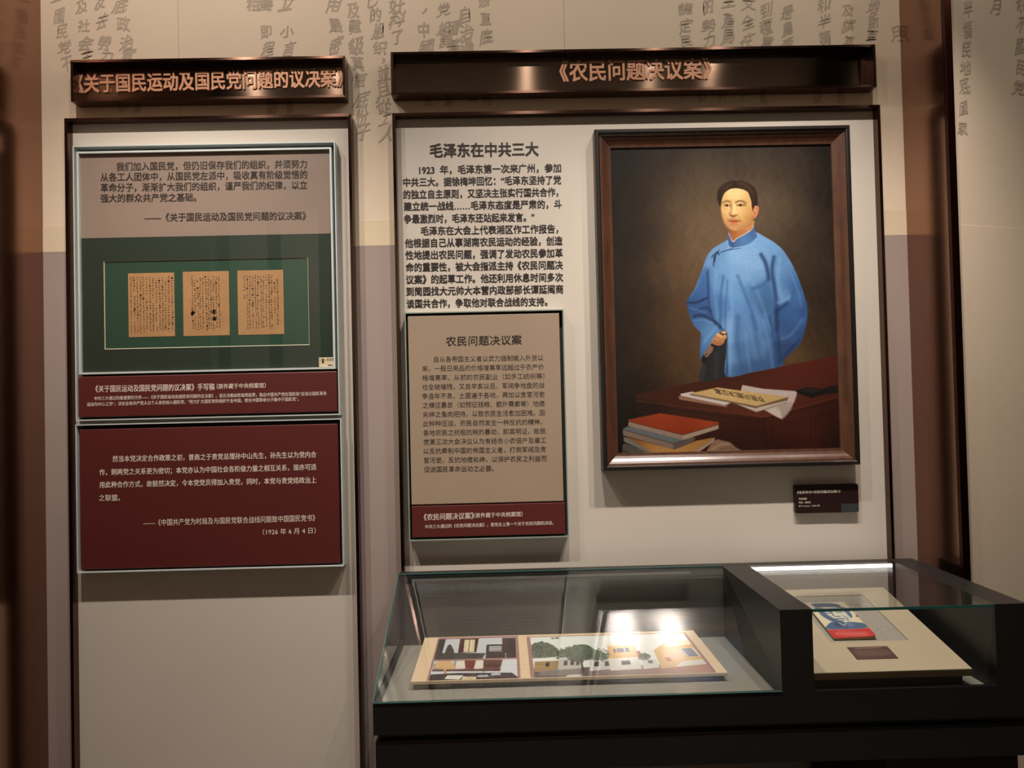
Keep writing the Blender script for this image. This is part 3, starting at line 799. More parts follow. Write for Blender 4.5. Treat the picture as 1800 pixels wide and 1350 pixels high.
# robe body
p.zoom(*Z1)
ro = [(902, 758), (850, 788), (795, 825), (760, 878), (742, 930), (715, 1000), (692, 1060), (660, 1112), (638, 1150), (645, 1200), (662, 1262), (684, 1306),
      (726, 1350), (726, 1400), (722, 1448), (727, 1505), (744, 1540), (765, 1480), (800, 1400), (835, 1352), (885, 1338), (892, 1380), (888, 1480), (888, 1626),
      (1060, 1598), (1236, 1562), (1250, 1520), (1300, 1478), (1362, 1408), (1395, 1290), (1400, 1200), (1385, 1125), (1350, 1020), (1312, 930), (1282, 878), (1245, 825), (1192, 778), (1130, 742), (1080, 715), (1000, 700)]
rs = [((900, 950), (96, 152, 214)), ((960, 870), (106, 164, 226)), ((1040, 830), (104, 162, 224)), ((1120, 790), (98, 156, 220)), ((820, 850), (92, 146, 206)), ((780, 880), (84, 138, 200)), ((1190, 830), (92, 150, 214)), ((1245, 880), (84, 138, 200)),
      ((1060, 900), (104, 160, 222)), ((1000, 980), (98, 154, 216)), ((830, 1000), (86, 142, 206)), ((880, 1080), (88, 146, 210)), ((740, 1000), (66, 112, 176)), ((720, 1060), (56, 104, 170)), ((680, 1130), (48, 94, 158)), ((655, 1170), (38, 76, 132)), ((700, 1180), (52, 98, 160)),
      ((690, 1230), (46, 86, 144)), ((740, 1220), (44, 82, 138)), ((740, 1290), (70, 122, 184)), ((800, 1320), (78, 132, 194)), ((700, 1290), (56, 104, 166)), ((760, 1380), (78, 128, 188)), ((745, 1450), (70, 118, 178)), ((735, 1510), (60, 104, 160)),
      ((940, 1180), (82, 138, 204)), ((980, 1100), (88, 146, 210)), ((1080, 1020), (90, 146, 208)), ((1060, 1100), (72, 122, 182)), ((1120, 1080), (64, 112, 170)), ((1150, 1180), (62, 108, 164)), ((1030, 1220), (80, 132, 196)), ((860, 1200), (72, 124, 188)), ((830, 1150), (66, 116, 180)),
      ((920, 1330), (96, 150, 212)), ((990, 1330), (78, 128, 188)), ((1060, 1300), (84, 138, 202)), ((1140, 1300), (72, 122, 182)), ((1190, 1350), (66, 112, 170)), ((920, 1500), (88, 138, 196)), ((1000, 1480), (72, 116, 170)), ((1100, 1450), (80, 128, 184)), ((1180, 1480), (62, 104, 156)), ((920, 1600), (66, 108, 160)), ((1040, 1580), (60, 98, 148)), ((1160, 1560), (60, 98, 150)), ((1220, 1540), (52, 88, 138)),
      ((1240, 960), (88, 142, 204)), ((1220, 1040), (78, 130, 192)), ((1290, 1000), (70, 120, 184)), ((1330, 1060), (56, 104, 168)), ((1260, 1120), (84, 136, 198)), ((1340, 1160), (60, 108, 172)), ((1380, 1200), (44, 84, 144)), ((1280, 1230), (54, 98, 160)), ((1340, 1270), (56, 100, 162)), ((1240, 1300), (50, 88, 142)), ((1300, 1380), (54, 94, 148)), ((1250, 1450), (46, 80, 130)), ((1290, 1460), (40, 70, 116)), ((1370, 1340), (44, 80, 132))]
rs = [(q, tuple(np.clip(np.array(c) * (1.0 + np.array((0.26, 0.13, 0.05)) * np.clip((c[2] - 150) / 70, 0, 1)) + (4, 0, -4), 0, 255))) for q, c in rs]
p.field(ro, rs, 34, 3)
DK = (34, 62, 106); MD = (56, 98, 154); LT = (132, 184, 234)
S = p.stroke
for pts, c, w_, a in [
    ([(1108, 855), (1135, 905), (1150, 965), (1155, 1010)], DK, 16, .85), ([(1190, 870), (1178, 960), (1196, 1080), (1208, 1200), (1206, 1330)], DK, 15, .75),
    ([(1228, 880), (1215, 990), (1228, 1090), (1245, 1130)], LT, 16, .45), ([(1205, 1215), (1235, 1190), (1275, 1165)], DK, 18, .8), ([(1210, 1160), (1245, 1150), (1290, 1120)], LT, 12, .4),
    ([(1310, 1090), (1300, 1160), (1250, 1230), (1215, 1260)], MD, 16, .6), ([(1385, 1150), (1392, 1230), (1360, 1330)], MD, 20, .5), ([(1290, 960), (1340, 1080), (1360, 1180)], LT, 12, .22),
    ([(960, 990), (1000, 1090), (1060, 1250), (1080, 1330)], MD, 14, .5), ([(935, 880), (922, 1030), (925, 1200), (918, 1330)], LT, 16, .40), ([(1010, 960), (1080, 1080), (1140, 1240), (1170, 1330)], LT, 12, .28),
    ([(1060, 1070), (1110, 1050), (1150, 1020)], MD, 16, .55), ([(1000, 930), (1070, 980), (1130, 980)], LT, 18, .30), ([(870, 990), (852, 1130), (850, 1320)], MD, 12, .55), ([(895, 1020), (885, 1180), (880, 1330)], MD, 8, .45),
    ([(825, 960), (815, 1100), (835, 1250)], LT, 12, .30), ([(768, 950), (774, 1090), (782, 1200), (820, 1290), (870, 1335)], DK, 12, .65),
    ([(645, 1158), (700, 1158), (765, 1130)], (24, 46, 84), 10, .85), ([(655, 1190), (700, 1205), (760, 1222)], LT, 10, .22), ([(680, 1248), (735, 1240), (800, 1270), (850, 1310)], (28, 50, 88), 12, .85),
    ([(690, 1275), (740, 1268), (800, 1290)], LT, 10, .30), ([(720, 1200), (760, 1190), (790, 1210)], (30, 56, 98), 10, .6), ([(715, 1020), (690, 1080), (665, 1120)], LT, 10, .2), ([(745, 1000), (740, 1100)], MD, 10, .4),
    ([(850, 842), (900, 828), (935, 820)], (44, 76, 118), 4, .8), ([(842, 855), (828, 840), (812, 880), (806, 925)], (38, 66, 108), 7, .9), ([(800, 860), (835, 835)], (40, 66, 106), 5, .9), ([(792, 878), (822, 872)], (40, 66, 106), 4, .8), ([(798, 880), (802, 920)], (150, 180, 210), 3, .5),
    ([(765, 960), (780, 900), (802, 878)], (150, 192, 230), 3, .5)]:
    S(pts, c, w_ * 1.15, w_ * (.95 if w_ > 7 else .55), min(a * 1.15, 1))
p.zoom(*Z2)
for pts, c, w_, a in [
    ([(905, 40), (908, 200), (912, 420)], LT, 20, .42), ([(960, 60), (958, 230), (985, 410)], MD, 24, .55), ([(1010, 150), (1020, 280), (1040, 400)], LT, 14, .25), ([(1050, 60), (1085, 220), (1110, 380)], MD, 22, .50),
    ([(1120, 80), (1160, 240), (1180, 380)], LT, 14, .22), ([(1160, 60), (1195, 220), (1215, 370)], DK, 16, .45), ([(1208, 20), (1214, 160), (1232, 350)], DK, 16, .7), ([(1240, 200), (1300, 170), (1370, 80)], LT, 14, .22), ([(1240, 330), (1290, 270), (1350, 210)], (34, 58, 96), 14, .6),
    ([(893, 200), (893, 430)], (30, 50, 80), 8, .5), ([(885, 160), (835, 166), (800, 215), (765, 285), (742, 340)], (150, 190, 232), 5, .7), ([(740, 230), (780, 180), (830, 120)], LT, 14, .35), ([(735, 190), (728, 260), (735, 320)], MD, 14, .5)]:
    S(pts, c, w_ * 1.15, w_ * (.95 if w_ > 7 else .55), min(a * 1.15, 1))
# sleeve lining and hand
p.zoom(*ZH)
p.poly([(560, 500), (690, 310), (790, 250), (870, 280), (860, 430), (640, 600), (560, 720), (450, 860), (395, 880), (375, 790), (430, 690)], (24, 24, 30), 10)
p.poly([(540, 510), (580, 560), (610, 550), (590, 640), (530, 720), (475, 770), (440, 745), (420, 700), (470, 620)], (138, 110, 96), 10)
p.stroke([(470, 740), (455, 710), (500, 690)], (70, 44, 34), 18, 10, .8)
p.poly([(752, 275), (800, 248), (842, 250), (862, 280), (850, 302), (800, 300)], (226, 178, 122), 8)
p.field([(566, 478), (600, 410), (645, 345), (700, 285), (740, 295), (790, 330), (850, 318), (872, 345), (862, 385), (830, 440), (812, 480), (760, 525), (700, 535), (640, 522), (590, 500)],
        [(q, tuple(np.array(c) * .82 + .14 * np.mean(c))) for q, c in [((700, 310), (240, 190, 128)), ((780, 360), (236, 184, 120)), ((850, 340), (220, 164, 106)), ((640, 390), (222, 142, 86)), ((600, 470), (196, 118, 70)), ((720, 440), (222, 160, 102)), ((720, 510), (190, 118, 70)), ((800, 440), (196, 128, 78))]], 55, 8)
for pts, w_ in (([(640, 352), (700, 382), (760, 412), (830, 408)], 10), ([(622, 432), (690, 458), (790, 462)], 9), ([(600, 480), (680, 492), (770, 492)], 8), ([(725, 285), (770, 315), (850, 305)], 12)):
    p.stroke(pts, (110, 56, 30), w_, 8, .75)
p.stroke([(690, 300), (720, 320), (770, 350)], (252, 214, 160), 16, 14, .5)
# head and neck
p.zoom(*ZF)
p.field([(515, 850), (520, 900), (535, 980), (575, 1050), (640, 1005), (760, 935), (855, 860), (885, 800), (885, 740), (700, 800)],
        [((560, 920), (150, 92, 52)), ((600, 1000), (176, 112, 66)), ((700, 900), (176, 114, 66)), ((800, 860), (206, 150, 98)), ((850, 800), (196, 140, 92)), ((680, 950), (198, 138, 88))], 60, 8)
p.field([(404, 470), (398, 540), (404, 610), (418, 680), (438, 745), (466, 800), (510, 850), (555, 880), (620, 893), (690, 882), (760, 852), (820, 806), (865, 750), (884, 690), (882, 560), (868, 500), (845, 420), (805, 330), (740, 282), (640, 258), (540, 270), (460, 320), (415, 410)],
        [((540, 340), (246, 220, 158)), ((640, 330), (248, 222, 160)), ((740, 350), (236, 204, 142)), ((460, 400), (226, 190, 128)), ((800, 420), (222, 184, 122)), ((600, 420), (238, 208, 146)), ((440, 570), (226, 188, 128)), ((470, 640), (232, 194, 136)), ((430, 690), (206, 158, 108)),
         ((700, 600), (232, 194, 132)), ((780, 600), (222, 182, 118)), ((840, 620), (206, 162, 100)), ((800, 720), (204, 158, 98)), ((720, 720), (222, 178, 116)), ((850, 700), (186, 138, 84)), ((600, 560), (248, 218, 158)), ((595, 640), (240, 204, 140)), ((480, 770), (196, 146, 96)), ((560, 860), (190, 140, 92)),
         ((620, 840), (220, 178, 124)), ((700, 840), (206, 160, 104)), ((780, 800), (186, 138, 84)), ((690, 885), (160, 106, 62)), ((520, 720), (226, 184, 128))], 46, 6)
p.poly([(880, 560), (900, 520), (935, 515), (960, 560), (948, 630), (915, 690), (880, 708)], (226, 156, 110), 6)
p.stroke([(900, 560), (930, 550), (940, 590), (910, 650)], (176, 96, 62), 14, 10, .7)
p.stroke([(890, 600), (900, 640), (890, 690)], (150, 84, 54), 12, 10, .6)
p.field([(394, 540), (365, 490), (346, 430), (346, 320), (385, 240), (470, 178), (560, 148), (610, 152), (700, 145), (800, 178), (890, 240), (934, 330), (945, 450), (942, 520), (905, 520), (884, 560), (876, 605), (860, 550), (850, 460), (822, 370), (795, 315), (730, 280), (640, 262), (560, 264), (495, 296), (440, 350), (412, 430), (404, 500)],
        [((450, 260), (62, 42, 30)), ((560, 200), (58, 38, 28)), ((380, 350), (48, 32, 22)), ((380, 460), (40, 26, 18)), ((700, 220), (70, 48, 36)), ((850, 300), (58, 38, 29)), ((900, 450), (50, 34, 26)), ((620, 240), (44, 28, 20))], 60, 6)
p.stroke([(470, 260), (520, 215), (560, 200)], (104, 74, 54), 14, 14, .5)
p.stroke([(650, 190), (730, 205), (820, 260), (870, 330)], (100, 74, 58), 16, 14, .55)
p.stroke([(800, 270), (860, 350), (890, 450)], (84, 58, 44), 14, 12, .5)
p.stroke([(605, 155), (600, 200), (585, 255)], (34, 22, 16), 16, 12, .7)
# brows, eyes, nose, mouth
SK = (214, 170, 110); BRN = (120, 80, 46)
p.stroke([(425, 480), (450, 462), (490, 452), (530, 462)], (150, 106, 62), 26, 20, .75)
p.stroke([(440, 462), (490, 447), (540, 462)], (104, 68, 40), 9, 10, .65)
p.stroke([(615, 475), (650, 458), (690, 452), (735, 466), (765, 486)], (146, 102, 60), 26, 20, .75)
p.stroke([(625, 466), (680, 446), (730, 454), (765, 476)], (98, 64, 38), 10, 10, .7)
p.stroke([(560, 430), (556, 470)], (206, 164, 106), 18, 16, .6); p.stroke([(600, 440), (606, 475)], (206, 164, 106), 14, 14, .5)
p.stroke([(552, 480), (558, 540), (548, 600), (530, 645)], (176, 128, 78), 22, 20, .8)
p.stroke([(536, 500), (545, 540)], (150, 100, 58), 20, 18, .6)
p.stroke([(640, 505), (628, 520)], (176, 126, 76), 16, 14, .6)
p.stroke([(452, 494), (488, 484), (522, 500)], (240, 204, 156), 12, 8, .9)
p.stroke([(660, 486), (700, 478), (738, 494)], (240, 208, 160), 12, 8, .85)
p.poly([(432, 518), (470, 502), (505, 504), (538, 522), (505, 534), (462, 532)], (176, 130, 84), 8)
p.poly([(630, 518), (665, 500), (710, 496), (770, 516), (720, 530), (665, 530)], (172, 126, 80), 8)
p.poly([(462, 516), (505, 508), (522, 520), (490, 530)], (206, 176, 136), 6); p.poly([(655, 514), (700, 506), (725, 514), (690, 526)], (206, 176, 136), 6)
p.poly([(466, 514), (487, 500), (508, 514), (487, 532)], (44, 26, 14), 6); p.poly([(666, 512), (688, 496), (711, 511), (688, 530)], (42, 25, 14), 6)
p.stroke([(440, 512), (470, 500), (505, 500), (534, 514)], (92, 58, 34), 6, 7, .8)
p.stroke([(634, 512), (670, 497), (710, 494), (768, 516)], (84, 52, 30), 7, 7, .85)
p.stroke([(455, 546), (490, 554), (525, 546)], (236, 202, 150), 10, 10, .5); p.stroke([(660, 542), (700, 548), (740, 538)], (234, 200, 146), 10, 10, .5)
p.stroke([(450, 552), (490, 562)], (196, 150, 98), 8, 10, .4)
p.stroke([(602, 520), (598, 580), (590, 630)], (252, 224, 168), 18, 18, .55)
p.blob((636, 632), 12, 12, (250, 224, 170), .6)
p.poly([(528, 640), (560, 652), (590, 656), (632, 652), (640, 668), (606, 682), (586, 694), (562, 690), (536, 672)], (150, 98, 56), 14, .9)
p.stroke([(540, 664), (575, 686), (600, 684), (628, 668)], (106, 60, 34), 8, 8, .75)
p.stroke([(650, 630), (664, 660), (660, 690)], (196, 146, 92), 12, 12, .6)
p.stroke([(582, 700), (578, 720)], (206, 160, 108), 12, 10, .5)
p.stroke([(505, 745), (530, 726), (580, 720), (640, 728), (690, 748)], (160, 110, 70), 20, 16, .7)
p.poly([(520, 748), (556, 732), (580, 738), (606, 732), (645, 742), (684, 752), (600, 766), (550, 762)], (172, 84, 56), 8)
p.poly([(534, 758), (600, 762), (655, 755), (634, 780), (600, 790), (562, 784)], (212, 116, 80), 8)
p.stroke([(512, 748), (560, 752), (600, 758), (650, 750), (684, 752)], (104, 48, 30), 6, 6, .8)
p.stroke([(590, 770), (620, 768)], (232, 144, 104), 8, 8, .6)
p.stroke([(548, 800), (590, 808), (640, 798)], (170, 120, 78), 18, 16, .7)
p.stroke([(502, 690), (500, 740), (520, 790)], (190, 142, 94), 18, 16, .5)
p.stroke([(662, 690), (700, 724), (706, 760)], (204, 156, 102), 14, 14, .5)
p.stroke([(425, 700), (450, 770), (490, 840)], (176, 128, 84), 26, 22, .5)
p.stroke([(800, 830), (850, 760), (872, 690)], (170, 120, 74), 24, 22, .5)
p.stroke([(408, 480), (404, 560), (416, 660)], (190, 144, 92), 16, 14, .5)
# collar
p.field([(508, 920), (502, 1000), (522, 1110), (575, 1135), (700, 1112), (830, 1065), (930, 972), (905, 900), (886, 812), (850, 885), (760, 945), (640, 1008), (580, 1065), (545, 1000)],
        [((530, 1020), (66, 102, 152)), ((560, 1100), (60, 96, 146)), ((640, 1060), (84, 128, 184)), ((760, 1020), (88, 134, 192)), ((870, 940), (76, 116, 170)), ((890, 860), (74, 110, 160))], 60, 6)
p.stroke([(512, 925), (545, 1000), (578, 1052), (640, 1000), (760, 936), (850, 876), (884, 812)], (228, 216, 204), 8, 5, .95)
p.stroke([(522, 1112), (575, 1140), (700, 1116), (830, 1070), (930, 975)], (52, 86, 134), 8, 6, .7)
p.stroke([(577, 1060), (576, 1140)], (30, 52, 90), 8, 6, .8)
p.stroke([(535, 1156), (600, 1162), (690, 1146)], (36, 56, 92), 10, 6, .85)
p.stroke([(545, 1146), (600, 1148), (690, 1134)], (176, 196, 214), 8, 5, .8)
p.stroke([(330, 1240), (420, 1200), (540, 1158)], (54, 92, 142), 9, 7, .8)
p.stroke([(262, 1275), (320, 1250), (370, 1180)], (34, 52, 90), 12, 7, .9)
p.stroke([(250, 1260), (300, 1225), (345, 1170)], (158, 186, 214), 7, 6, .6)
p.stroke([(318, 1250), (308, 1350)], (30, 46, 84), 14, 8, .9)
# papers, booklet, ink stone on the desk
p.zoom(*Z2)
p.poly([(990, 492), (1120, 516), (1338, 532), (1322, 590), (1290, 650), (1238, 708), (1200, 690), (1140, 655), (960, 600)], (196, 182, 176), 3, curve=False)
p.poly([(1200, 640), (1290, 600), (1300, 640), (1240, 706)], (176, 162, 152), 10)
p.poly([(1150, 655), (1215, 640), (1235, 700)], (206, 192, 182), 10)
p.stroke([(1338, 534), (1322, 590), (1290, 650), (1238, 708)], (150, 134, 124), 5, 4, .7, False)
p.poly([(585, 562), (905, 625), (880, 632), (590, 584)], (150, 112, 90), 3, curve=False)
p.poly([(598, 548), (670, 534), (930, 600), (880, 622), (600, 562)], (206, 196, 190), 3, curve=False)
p.stroke([(600, 562), (880, 622), (915, 606)], (126, 112, 102), 4, 3, .8, False)
p.poly([(935, 605), (1080, 640), (1270, 580), (1272, 600), (1080, 664)], (196, 184, 172), 3, curve=False)
p.stroke([(940, 612), (1078, 664), (1272, 602)], (110, 92, 80), 4, 3, .8, False)
p.poly([(662, 546), (1080, 622), (1280, 568), (1276, 590), (1080, 636), (660, 556)], (120, 100, 74), 3, curve=False)
p.field([(660, 545), (830, 508), (1280, 568), (1080, 626)], [((700, 545), (186, 156, 104)), ((830, 520), (212, 184, 128)), ((1000, 560), (208, 180, 124)), ((1240, 570), (196, 166, 110)), ((1080, 615), (198, 170, 116))], 120, 3, False)
p.poly([(1322, 528), (1400, 505), (1525, 522), (1510, 552), (1430, 574), (1345, 548)], (26, 22, 22), 3, curve=False)
p.poly([(1345, 528), (1402, 512), (1500, 524), (1430, 542)], (42, 37, 36), 5, curve=False)
p.poly([(1505, 512), (1560, 496), (1600, 498), (1605, 540), (1525, 552)], (30, 25, 25), 4, curve=False)
# books
p.poly([(760, 915), (790, 870), (825, 838), (870, 845), (915, 858), (945, 885), (1000, 930), (760, 940)], (140, 112, 90), 5)
p.stroke([(800, 900), (850, 870), (900, 865)], (182, 154, 128), 12, 10, .6); p.stroke([(850, 900), (900, 890), (940, 900)], (100, 76, 58), 10, 8, .6)
p.poly([(232, 870), (250, 862), (450, 940), (232, 940)], (84, 80, 74), 3, curve=False)
p.poly([(238, 820), (420, 870), (640, 940), (430, 940), (240, 850)], (118, 116, 108), 3, curve=False)
p.field([(252, 820), (560, 900), (700, 845), (815, 824), (650, 935), (440, 935)], [((300, 840), (126, 84, 44)), ((430, 895), (178, 132, 74)), ((600, 905), (178, 136, 80)), ((740, 850), (164, 120, 66))], 70, 3, False)
p.poly([(815, 824), (812, 850), (690, 935), (648, 935)], (160, 140, 120), 3, curve=False)
p.poly([(232, 772), (262, 754), (560, 800), (690, 826), (560, 868)], (104, 110, 112), 3, curve=False)
p.poly([(232, 774), (552, 862), (556, 900), (236, 812)], (128, 112, 100), 3, curve=False)
p.poly([(552, 862), (690, 822), (688, 846), (556, 902)], (96, 86, 78), 3, curve=False)
p.stroke([(235, 774), (552, 862), (640, 838)], (66, 66, 66), 5, 3, .9, False)
p.poly([(270, 718), (612, 806), (614, 840), (268, 752)], (152, 134, 118), 3, curve=False)
p.poly([(612, 806), (838, 738), (840, 770), (614, 840)], (164, 146, 130), 3, curve=False)
for k in range(4):
    p.stroke([(275, 728 + 8 * k), (610, 814 + 7 * k)], (118, 100, 86), 2, 2, .5, False)
p.field([(266, 712), (470, 670), (838, 728), (840, 740), (614, 808), (268, 722)], [((300, 712), (140, 58, 28)), ((470, 690), (162, 68, 34)), ((600, 740), (148, 58, 28)), ((780, 735), (158, 66, 34)), ((610, 795), (128, 48, 24)), ((420, 740), (136, 52, 26))], 80, 3, False)
p.stroke([(268, 722), (614, 808), (840, 742)], (92, 34, 18), 5, 3, .8, False)
p.stroke([(240, 910), (300, 935)], (40, 34, 30), 8, 5, .8, False)
p.grain(0.03)
cvo = p.build('canvas', M['painted'], pt, gain=0.78, power=1.06, label='painted canvas')
# title brushed on the booklet in the picture, upside down to the viewer
uvA = CVP.uv(1030 + 1128 / 3.6, 540 + 585 / 3.6); uvB = CVP.uv(1030 + 812 / 3.6, 540 + 527 / 3.6); 
co, fc = glyphs('农民问题决议案', 0.0, 1.0)
e = uvB - uvA; wv = CVP.uv(1030 + 1000 / 3.6, 540 + 575 / 3.6) - CVP.uv(1030 + 975 / 3.6, 540 + 540 / 3.6)
tx = (co[:, 0] - co[:, 0].min()) / (co[:, 0].max() - co[:, 0].min()); ty = (co[:, 1] - GMID) / GH
uvt = uvA + tx[:, None] * e + ty[:, None] * wv
mesh('painted_title', CVP.pts(uvt, 0.0005), fc, M['ink'], pt, label='black brushed title on the painted booklet')

# plaque of the painting
PL = wallplane(-0.020)
a = PL.uv(1395.5, 852.5); b = PL.uv(1506, 849.5); c = PL.uv(1396.5, 902); d = PL.uv(1507.5, 899)
px0 = (a[0] + c[0]) / 2; px1 = (b[0] + d[0]) / 2; pz1 = (a[1] + b[1]) / 2; pz0 = (c[1] + d[1]) / 2
pq = thing('label_plaque', 'small dark maroon plaque with white text under the right corner of the portrait', 'plaque', ((px0 + px1) / 2, -0.0125, pz0))
def rbox(name, x0, x1, y0, y1, z0, z1, r, m, parent, label=None):
    P = []
    for cx_, cz_, a0 in ((x1 - r, z1 - r, 0), (x0 + r, z1 - r, 90), (x0 + r, z0 + r, 180), (x1 - r, z0 + r, 270)):
        for k in range(6):
            an = math.radians(a0 + 18 * k); P.append((cx_ + r * math.cos(an), cz_ + r * math.sin(an)))
    n = len(P)
    V = [(x, y0, z) for x, z in P] + [(x, y1, z) for x, z in P]
    Fc = [tuple(range(n)), tuple(range(2 * n - 1, n - 1, -1))] + [(i, (i + 1) % n, (i + 1) % n + n, i + n) for i in range(n)]
    o = mesh(name, V, Fc, m, parent, label=label); fixn(o); return o
rbox('plate', px0, px1, -0.030, -0.0125, pz0, pz1, 0.007, M['plaque'], pq)
PL2 = wallplane(-0.0303)
lettering([('《毛泽东与<农民问题决议案>》', (1401, 865.5), (1477, 863.5), 5.2, 0.008), ('布面油画', (1404, 877), (1418, 876.5), 3.4, 0.004),
           ('作者：某某某', (1404, 883.5), (1425, 883), 3.4, 0.004), ('87×116cm / 2021年', (1404, 889.7), (1441, 888.8), 3.4, 0.004)], PL2, M['text_white'], pq, off=0.0002)
sa = PL2.uv(1478.5, 885.5); sb = PL2.uv(1506, 899)
rbox('grey_sticker', sa[0], px1 - 0.001, -0.0312, -0.0302, pz0 + 0.001, sa[1], 0.004, M['sticker_grey'], pq, label='small grey rounded sticker')

# ================================================================== showcase
XL, XP, XI0, XI1, XR = -0.386, 0.779, 0.872, 1.399, 1.492
YB0, YB, YF = -0.0455, -0.090, -0.618
HT, HB, HU = 0.924, 0.692, 0.602
FLOOR = 0.672
sc_ = thing('showcase', 'long black museum showcase with a sloped glass half and a boxed glass half', 'showcase', (0.55, -0.33, 0.0))
# body: upper tray, lower band, legs
boxes('upper_body', [(XL, XR, YB0, YF, HU, FLOOR), (XL, XR, YF, YF + 0.012, FLOOR, HB), (XL, XL + 0.012, YB0, YF + 0.012, FLOOR, HB)], M['black_metal'], sc_)
box('joint', XL + 0.012, XR + 0.011, YB0, YF + 0.030, 0.583, HU, M['black_in'], sc_, label='recessed joint line')
box('lower_band', XL + 0.004, XR + 0.012, YB0, YF + 0.004, 0.489, 0.583, M['black_metal'], sc_, 0.002)
box('leg', 1.10, XR, YB0, -0.56, 0.0, 0.489, M['black_metal'], sc_)
box('leg', XL + 0.05, XL + 0.30, YB0, -0.25, 0.0, 0.489, M['black_metal'], sc_)
box('back_rail', XL, XR, YB0, YB, FLOOR, HT, M['black_metal'], sc_, 0.0015)
boxes('partition', [(XP, XI0, YF, YB, HB, HT), (XP, XI0, YF + 0.012, YB, FLOOR, HB)], M['black_metal'], sc_)
boxes('end_wall', [(XI1, XR, YF, YB, HB, HT), (XI1, XR, YF + 0.012, YB, FLOOR, HB)], M['black_metal'], sc_)
box('left_floor', XL + 0.014, XP, YF + 0.014, YB, FLOOR, FLOOR + 0.001, M['case_floor'], sc_)
box('right_floor', XI0, XI1, YF + 0.012, YB, FLOOR, FLOOR + 0.002, M['case_floor'], sc_)
box('back_lining', XL + 0.02, XP - 0.001, YB - 0.004, YB, FLOOR, HT - 0.035, M['black_in'], sc_)
box('back_lining', XI0 + 0.001, XI1 - 0.001, YB - 0.004, YB, FLOOR, HT - 0.025, M['black_in'], sc_)
# light strips under the back rail
box('light_housing', XL + 0.05, XP - 0.12, YB - 0.030, YB - 0.002, HT - 0.030, HT - 0.016, M['black_in'], sc_)
box('light_baffle', XL + 0.05, XP - 0.12, YB - 0.032, YB - 0.030, HT - 0.037, HT - 0.016, M['black_in'], sc_)
box('light_strip', XL + 0.055, XP - 0.125, YB - 0.028, YB - 0.006, HT - 0.0315, HT - 0.0302, M['led_dim'], sc_, label='dim light strip of the sloped half')
box('light_strip', XI0 + 0.004, XI1 - 0.010, YB - 0.012, YB - 0.0045, HT - 0.018, HT - 0.006, M['led'], sc_, label='bright white light strip of the boxed half')
# glass of the sloped half
g = 0.006
prism('sloped_glass', [(YB, HT), (YB, HT - g * 1.1), (YF + g, HB), (YF, HB)], XL, XP, M['glass'], sc_, label='sloped clear glass')
prism('side_glass', [(YB, HT - 0.008), (YB, HB), (YF + 0.016, HB)], XL, XL + g, M['glass'], sc_, label='triangular glass end')
# thin metal beads along the glass edges
def bead(name, a, b, r, m):
    a = np.array(a); b = np.array(b); dd = (b - a) / np.linalg.norm(b - a)
    u = np.cross(dd, (0, 0, 1.0)); u = u / np.linalg.norm(u) if np.linalg.norm(u) > 1e-6 else np.array([1.0, 0, 0]); v = np.cross(dd, u)
    V = []
    for q in (a, b):
        for k in range(6):
            V.append(q + r * (math.cos(k * math.pi / 3) * u + math.sin(k * math.pi / 3) * v))
    Fc = [(0, 1, 2, 3, 4, 5), (11, 10, 9, 8, 7, 6)] + [(k, k + 6, (k + 1) % 6 + 6, (k + 1) % 6) for k in range(6)]
    o = mesh(name, V, Fc, m, sc_); fixn(o); return o
bead('glass_edge', (XL, YB, HT), (XL, YF, HB + 0.002), 0.0022, M['glass_edge'])
bead('glass_edge', (XL, YB, HT + 0.001), (XP, YB, HT + 0.001), 0.0018, M['glass_edge'])
bead('glass_edge', (XL, YF, HB + 0.001), (XP, YF, HB + 0.001), 0.0018, M['glass_edge'])
# glass of the boxed half
box('top_glass', XI0, XI1, YF, YB, HT - 0.008, HT, M['glass'], sc_, label='flat clear glass lid')
box('front_glass', XI0, XI1, YF + 0.002, YF + 0.008, HB, HT - 0.008, M['glass'], sc_, label='upright clear glass front')
box('glass_edge', XI0, XI1, YF - 0.0004, YF + 0.0012, HT - 0.0085, HT - 0.0005, M['glass_edge'], sc_, label='greenish front edge of the glass lid')

# photo board in the sloped half
BZ = 0.700
sbx0, sbx1, sby0, sby1 = -0.296, 0.665, -0.489, YB - 0.006
pb = thing('photo_board', 'beige board printed with three colour photographs lying in the sloped half of the showcase', 'photo board', (0.18, -0.29, FLOOR))
box('stand', sbx0 + 0.01, sbx1 - 0.01, sby0 + 0.01, sby1 - 0.005, FLOOR, BZ - 0.010, M['black_in'], pb, label='dark plinth under the board')
box('board', sbx0, sbx1, sby0, sby1, BZ - 0.010, BZ, M['print_board'], pb, 0.001)
BPz = Plane((0, 0, BZ), (1, 0, 0), (0, 1, 0))
def rectpx(pl, q, k=(720, 1080, 3.0)):
    P = np.array([pl.uv(k[0] + x / k[2], k[1] + y / k[2]) for x, y in q])
    return P
def photo(label, q, base, step=0.001):
    P = rectpx(BPz, q)      # tl, tr, br, bl
    u0 = (P[0][0] + P[3][0]) / 2; u1 = (P[1][0] + P[2][0]) / 2; v1 = (P[0][1] + P[1][1]) / 2; v0 = (P[2][1] + P[3][1]) / 2
    v1 = min(v1, sby1 - 0.003); v0 = max(v0, sby0 + 0.003)
    return Picture(BPz, u0, u1, v0, v1, step, base, (720, 1080, 3.0))
MV = (150, 112, 104)
bdr = photo('', [(143, 120), (578, 117), (580, 352), (100, 352)], MV, 0.01)
bdr.build('print_border', M['printed'], pb, 0.0003, gain=0.8, label='mauve border around the two stacked photographs')
bdr = photo('', [(622, 118), (1460, 95), (1622, 318), (632, 340)], MV, 0.01)
bdr.build('print_border', M['printed'], pb, 0.0003, gain=0.8, label='mauve border around the wide photograph')
